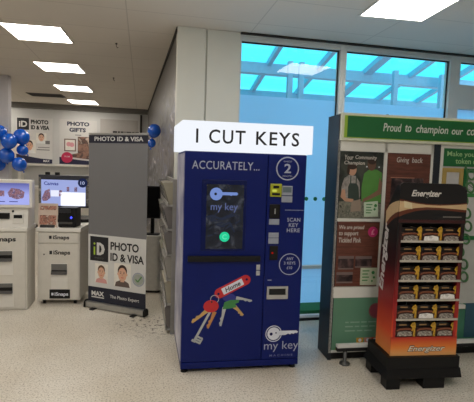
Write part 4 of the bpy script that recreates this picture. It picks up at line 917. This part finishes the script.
for i in range(4): mb.prism_yz([(ys[i], bb[i] - .036), (ys[i + 1], bb[i + 1] - .036), (ys[i + 1], bb[i + 1]), (ys[i], bb[i])], -0.0016, 0.0005, M_brown)
mb.build('swoosh', None, lp)
MB().text('Energizer', 0.085, 0.308, 1.372, 1.430, -0.0055, None, 0.025, 0.32).build('lettering', mat('stand_silver_ink', (214, 210, 204), 0.4), hdr)
MB().box(0.330, 0.472, -0.0066, -0.0055, 1.240, 1.249).build('print_line', mat('stand_dim_ink', (112, 106, 102), 0.5), hdr)
MB().prism([(0.030, 1.352), (0.088, 1.340), (0.094, 1.296), (0.036, 1.306)], -0.012, -0.0065).build('price_ticket', mat('ticket_cream', (212, 198, 160), 0.5), hdr)
# side lettering reads upwards
def up_side(p): return (p[1], 0.115 + (1.16 - p[0]) * 0.19 - p[2], p[0])
vs, fs = text_geo('Energizer', 0.03, 0.30)
xa, xb = min(v.x for v in vs), max(v.x for v in vs); ya, yb = min(v.y for v in vs), max(v.y for v in vs)
mb = MB(); co = []
for v in vs:
    s = (v.x - xa) / (xb - xa); t = (v.y - ya) / (yb - ya); z = 0.665 + s * 0.515
    yc = 0.195 - s * 0.045
    co.append((-0.0006 - (v.z + 0.5) * 0.0014, yc - 0.052 + t * 0.10, z))
mb.faces(co, fs); mb.build('lettering', mat('stand_white_ink', (206, 202, 200), 0.4), lp)
fa = MB().box(0.0, WS, -0.006, 0.006, 0.235, 0.372).build('fascia', M_fasc, bs)
mb = MB(); mb.text('Energizer', 0.128, 0.418, 0.252, 0.312, -0.0055, M_black_ink, 0.05, 0.32, th=0.0010); mb.text('Energizer', 0.132, 0.414, 0.257, 0.307, -0.0068, mat('fascia_pale_ink', (236, 226, 208), 0.4), 0.005, 0.32, th=0.0010); mb.build('lettering', None, fa)
# edge trim strips
for x in (0.012, WS - 0.03): MB().box(x, x + 0.018, -0.004, 0.006, 0.372, 1.196).build('front_trim', M_inner, bs)
shelf_z = [1.068, 0.928, 0.786, 0.646, 0.504, 0.374]
for k, z in enumerate(shelf_z):
    s_ = MB().box(0.030, WS - 0.014, 0.004, 0.222, z - 0.004, z).build('shelf', M_stand, bs)
    if k < 5: MB().box(0.026, WS - 0.010, -0.014, -0.008, z - 0.008, z + 0.007, None, 0.001).build('lip', mat('shelf_lip', (186, 180, 168), 0.3), s_)
    for x in (0.186, 0.341): MB().box(x, x + 0.002, 0.01, 0.16, z, z + 0.085).build('divider', mat('clear_divider', (150, 140, 124), 0.15), s_)
pb = MB(); pb.plan([(-0.03, -0.035), (WS + 0.012, -0.035), (WS + 0.012, 0.30), (-0.03, 0.30)], 0.150, 0.236); pb = pb.build('plinth', M_black, bs)
tr = MB()
for a, b, z0, z1 in ((0.0, 0.0, 0.135, 0.152), ):
    co = [(-0.05, -0.05, 0.085), (WS + 0.028, -0.05, 0.085), (WS + 0.028, 0.33, 0.085), (-0.05, 0.33, 0.085), (-0.032, -0.037, 0.152), (WS + 0.020, -0.037, 0.152), (WS + 0.020, 0.302, 0.152), (-0.032, 0.302, 0.152)]
    tr.faces(co, [(0, 3, 2, 1), (4, 5, 6, 7), (0, 1, 5, 4), (1, 2, 6, 5), (2, 3, 7, 6), (3, 0, 4, 7)])
tr.build('skirt', M_black, bs)
for x0, x1 in ((-0.03, 0.075), (0.25, 0.415), (0.455, WS + 0.01)):
    for y0, y1 in ((-0.035, 0.06), (0.22, 0.32)):
        if x0 > 0.4 and y0 < 0: continue
        MB().box(x0, x1, y0, y1, 0.0, 0.085, None, 0.006).build('foot', M_black, bs)

# battery packs, three on each of six shelves
M_carton = mat('carton_maroon', (56, 26, 24), 0.4); M_cardblack = mat('carton_black', (24, 20, 20), 0.35); M_flash = blotch_material('carton_yellow', [(120, 84, 26), (190, 146, 40), (206, 166, 60)], 50); M_sw = mat('carton_copper', (128, 76, 52), 0.4)
M_blk = blotch_material('cell_window', [(60, 52, 48), (176, 168, 158), (96, 84, 78), (206, 200, 190)], 45, 0.3)
M_blw = blotch_material('cell_window_glare', [(190, 184, 180), (250, 248, 244), (236, 232, 226)], 40, 0.2)  # glare on the shiny blister plastic, painted in as a whiter colour
def pack(win):
    t = thing('battery_pack', 'x', 'battery pack', (0, 0, 0), 0, 'battery packs on the display stand')
    MB().prism_yz([(0.0, 0.0), (0.0, 0.044), (0.012, 0.058), (0.075, 0.058), (0.10, 0.0)], 0.0, 0.148).build('carton', M_carton, t)
    mb = MB(); mb.prism([(0.006, 0.036), (0.03, 0.047), (0.075, 0.050), (0.12, 0.047), (0.142, 0.038), (0.142, 0.046), (0.118, 0.057), (0.075, 0.061), (0.03, 0.057), (0.006, 0.046)], -0.002, 0.004, M_sw); mb.build('band', None, t)
    MB().prism([(0.012, 0.004), (0.126, 0.004), (0.120, 0.034), (0.075, 0.041), (0.018, 0.034)], -0.003, 0.001).build('window', win, t)
    c = MB(); c.prism([(0.002, 0.05), (0.128, 0.05), (0.128, 0.090), (0.065, 0.098), (0.002, 0.088)], 0.020, 0.024, M_cardblack); c.box(0.035, 0.090, 0.0185, 0.021, 0.074, 0.083, mat('carton_gold_ink', (170, 132, 86), 0.45)); c.build('header_card', None, t)
    MB().prism([(0.130, 0.0), (0.147, 0.0), (0.147, 0.050), (0.149, 0.090), (0.138, 0.106), (0.120, 0.098), (0.108, 0.078), (0.124, 0.064), (0.116, 0.044), (0.134, 0.034)], -0.0045, -0.001).build('corner_flash', M_flash, t)
    return t
pa, pb_ = pack(M_blk), pack(M_blw)
rows = ['top', 'second', 'third', 'fourth', 'fifth', 'bottom']; cols = ['left', 'middle', 'right']
pale = {(0, 1), (3, 2), (4, 1)}  # packs that get the painted glare
used = set()
for k, z in enumerate(shelf_z):
    for j, x in enumerate((0.037, 0.191, 0.345)):
        src = pb_ if (k, j) in pale else pa
        c, s = math.cos(R(SYAW)), math.sin(R(SYAW)); ly = 0.006
        loc = (SX[0] + x * c - ly * s, SX[1] + x * s + ly * c, z)
        where = 'bottom shelf' if k == 5 else ('top shelf' if k == 0 else rows[k] + ' shelf from the top')
        lab = '%s battery pack, %s, %s of three' % ('glare-painted' if src is pb_ else 'dark', where, cols[j])
        if src not in used: used.add(src); src.location = loc; src.rotation_euler = (0, 0, R(SYAW)); src['label'] = lab
        else: dup(src, loc, SYAW, lab)

# ------------------------------------------------------------------ light
w = bpy.data.worlds.new('sky'); sc.world = w; w.use_nodes = True
nt = w.node_tree; bg = nt.nodes['Background']
tcn = nt.nodes.new('ShaderNodeTexCoord'); sx = nt.nodes.new('ShaderNodeSeparateXYZ'); rp = nt.nodes.new('ShaderNodeValToRGB')
nt.links.new(tcn.outputs['Generated'], sx.inputs[0]); nt.links.new(sx.outputs['Z'], rp.inputs['Fac'])
e = rp.color_ramp.elements; e[0].position, e[0].color = 0.0, (0.66, 0.82, 1.0, 1); e[1].position, e[1].color = 0.5, (0.55, 0.82, 1.0, 1)
nt.links.new(rp.outputs[0], bg.inputs['Color']); bg.inputs['Strength'].default_value = 1.7
def lamp(x, y, e_):
    l = bpy.data.lights.new('unseen_ceiling_lamp', 'AREA'); l.shape = 'SQUARE'; l.size = 0.57; l.energy = e_; l.color = (1.0, 0.955, 0.885)
    o = bpy.data.objects.new('unseen_ceiling_lamp', l); COL.objects.link(o); o.location = (x, y, H - 0.012); o.rotation_euler = (0, 0, R(9))
# unseen ceiling panels of the shop; rightmost one added to brighten the board
for x, y in ((-1.72, 3.05), (-1.28, 1.4), (-0.85, -0.3), (0.95, 0.9), (1.5, 0.45), (0.80, -1.0), (-4.6, 3.0), (-4.2, 0.8), (-4.9, 5.4)): lamp(x, y, 16.5)

# ------------------------------------------------------------------ camera
cam = bpy.data.cameras.new('camera'); co = bpy.data.objects.new('camera', cam); COL.objects.link(co); sc.camera = co
F, HOR, ROLL = 430.0, 167.0, 0.032
cam.sensor_fit = 'HORIZONTAL'; cam.sensor_width = 36; cam.lens = F / 474 * 36; cam.clip_end = 100
p_ = math.atan((201 - HOR) / F); th = math.atan(ROLL)
r0, u0, d0 = Vector((1, 0, 0)), Vector((0, math.sin(p_), math.cos(p_))), Vector((0, math.cos(p_), -math.sin(p_)))
r_ = r0 * math.cos(th) + u0 * math.sin(th); u_ = u0 * math.cos(th) - r0 * math.sin(th)
M = Matrix((( r_.x, u_.x, -d0.x, 0), (r_.y, u_.y, -d0.y, 0), (r_.z, u_.z, -d0.z, 1.55), (0, 0, 0, 1)))
co.matrix_world = M
vs_ = sc.view_settings; vs_.view_transform = 'Standard'; vs_.look = 'None'; vs_.exposure = 0.0; vs_.gamma = 1.0; vs_.use_curve_mapping = False
sc.cycles.max_bounces = 10; sc.cycles.diffuse_bounces = 5; sc.cycles.transparent_max_bounces = 12; sc.cycles.sample_clamp_indirect = 6.0
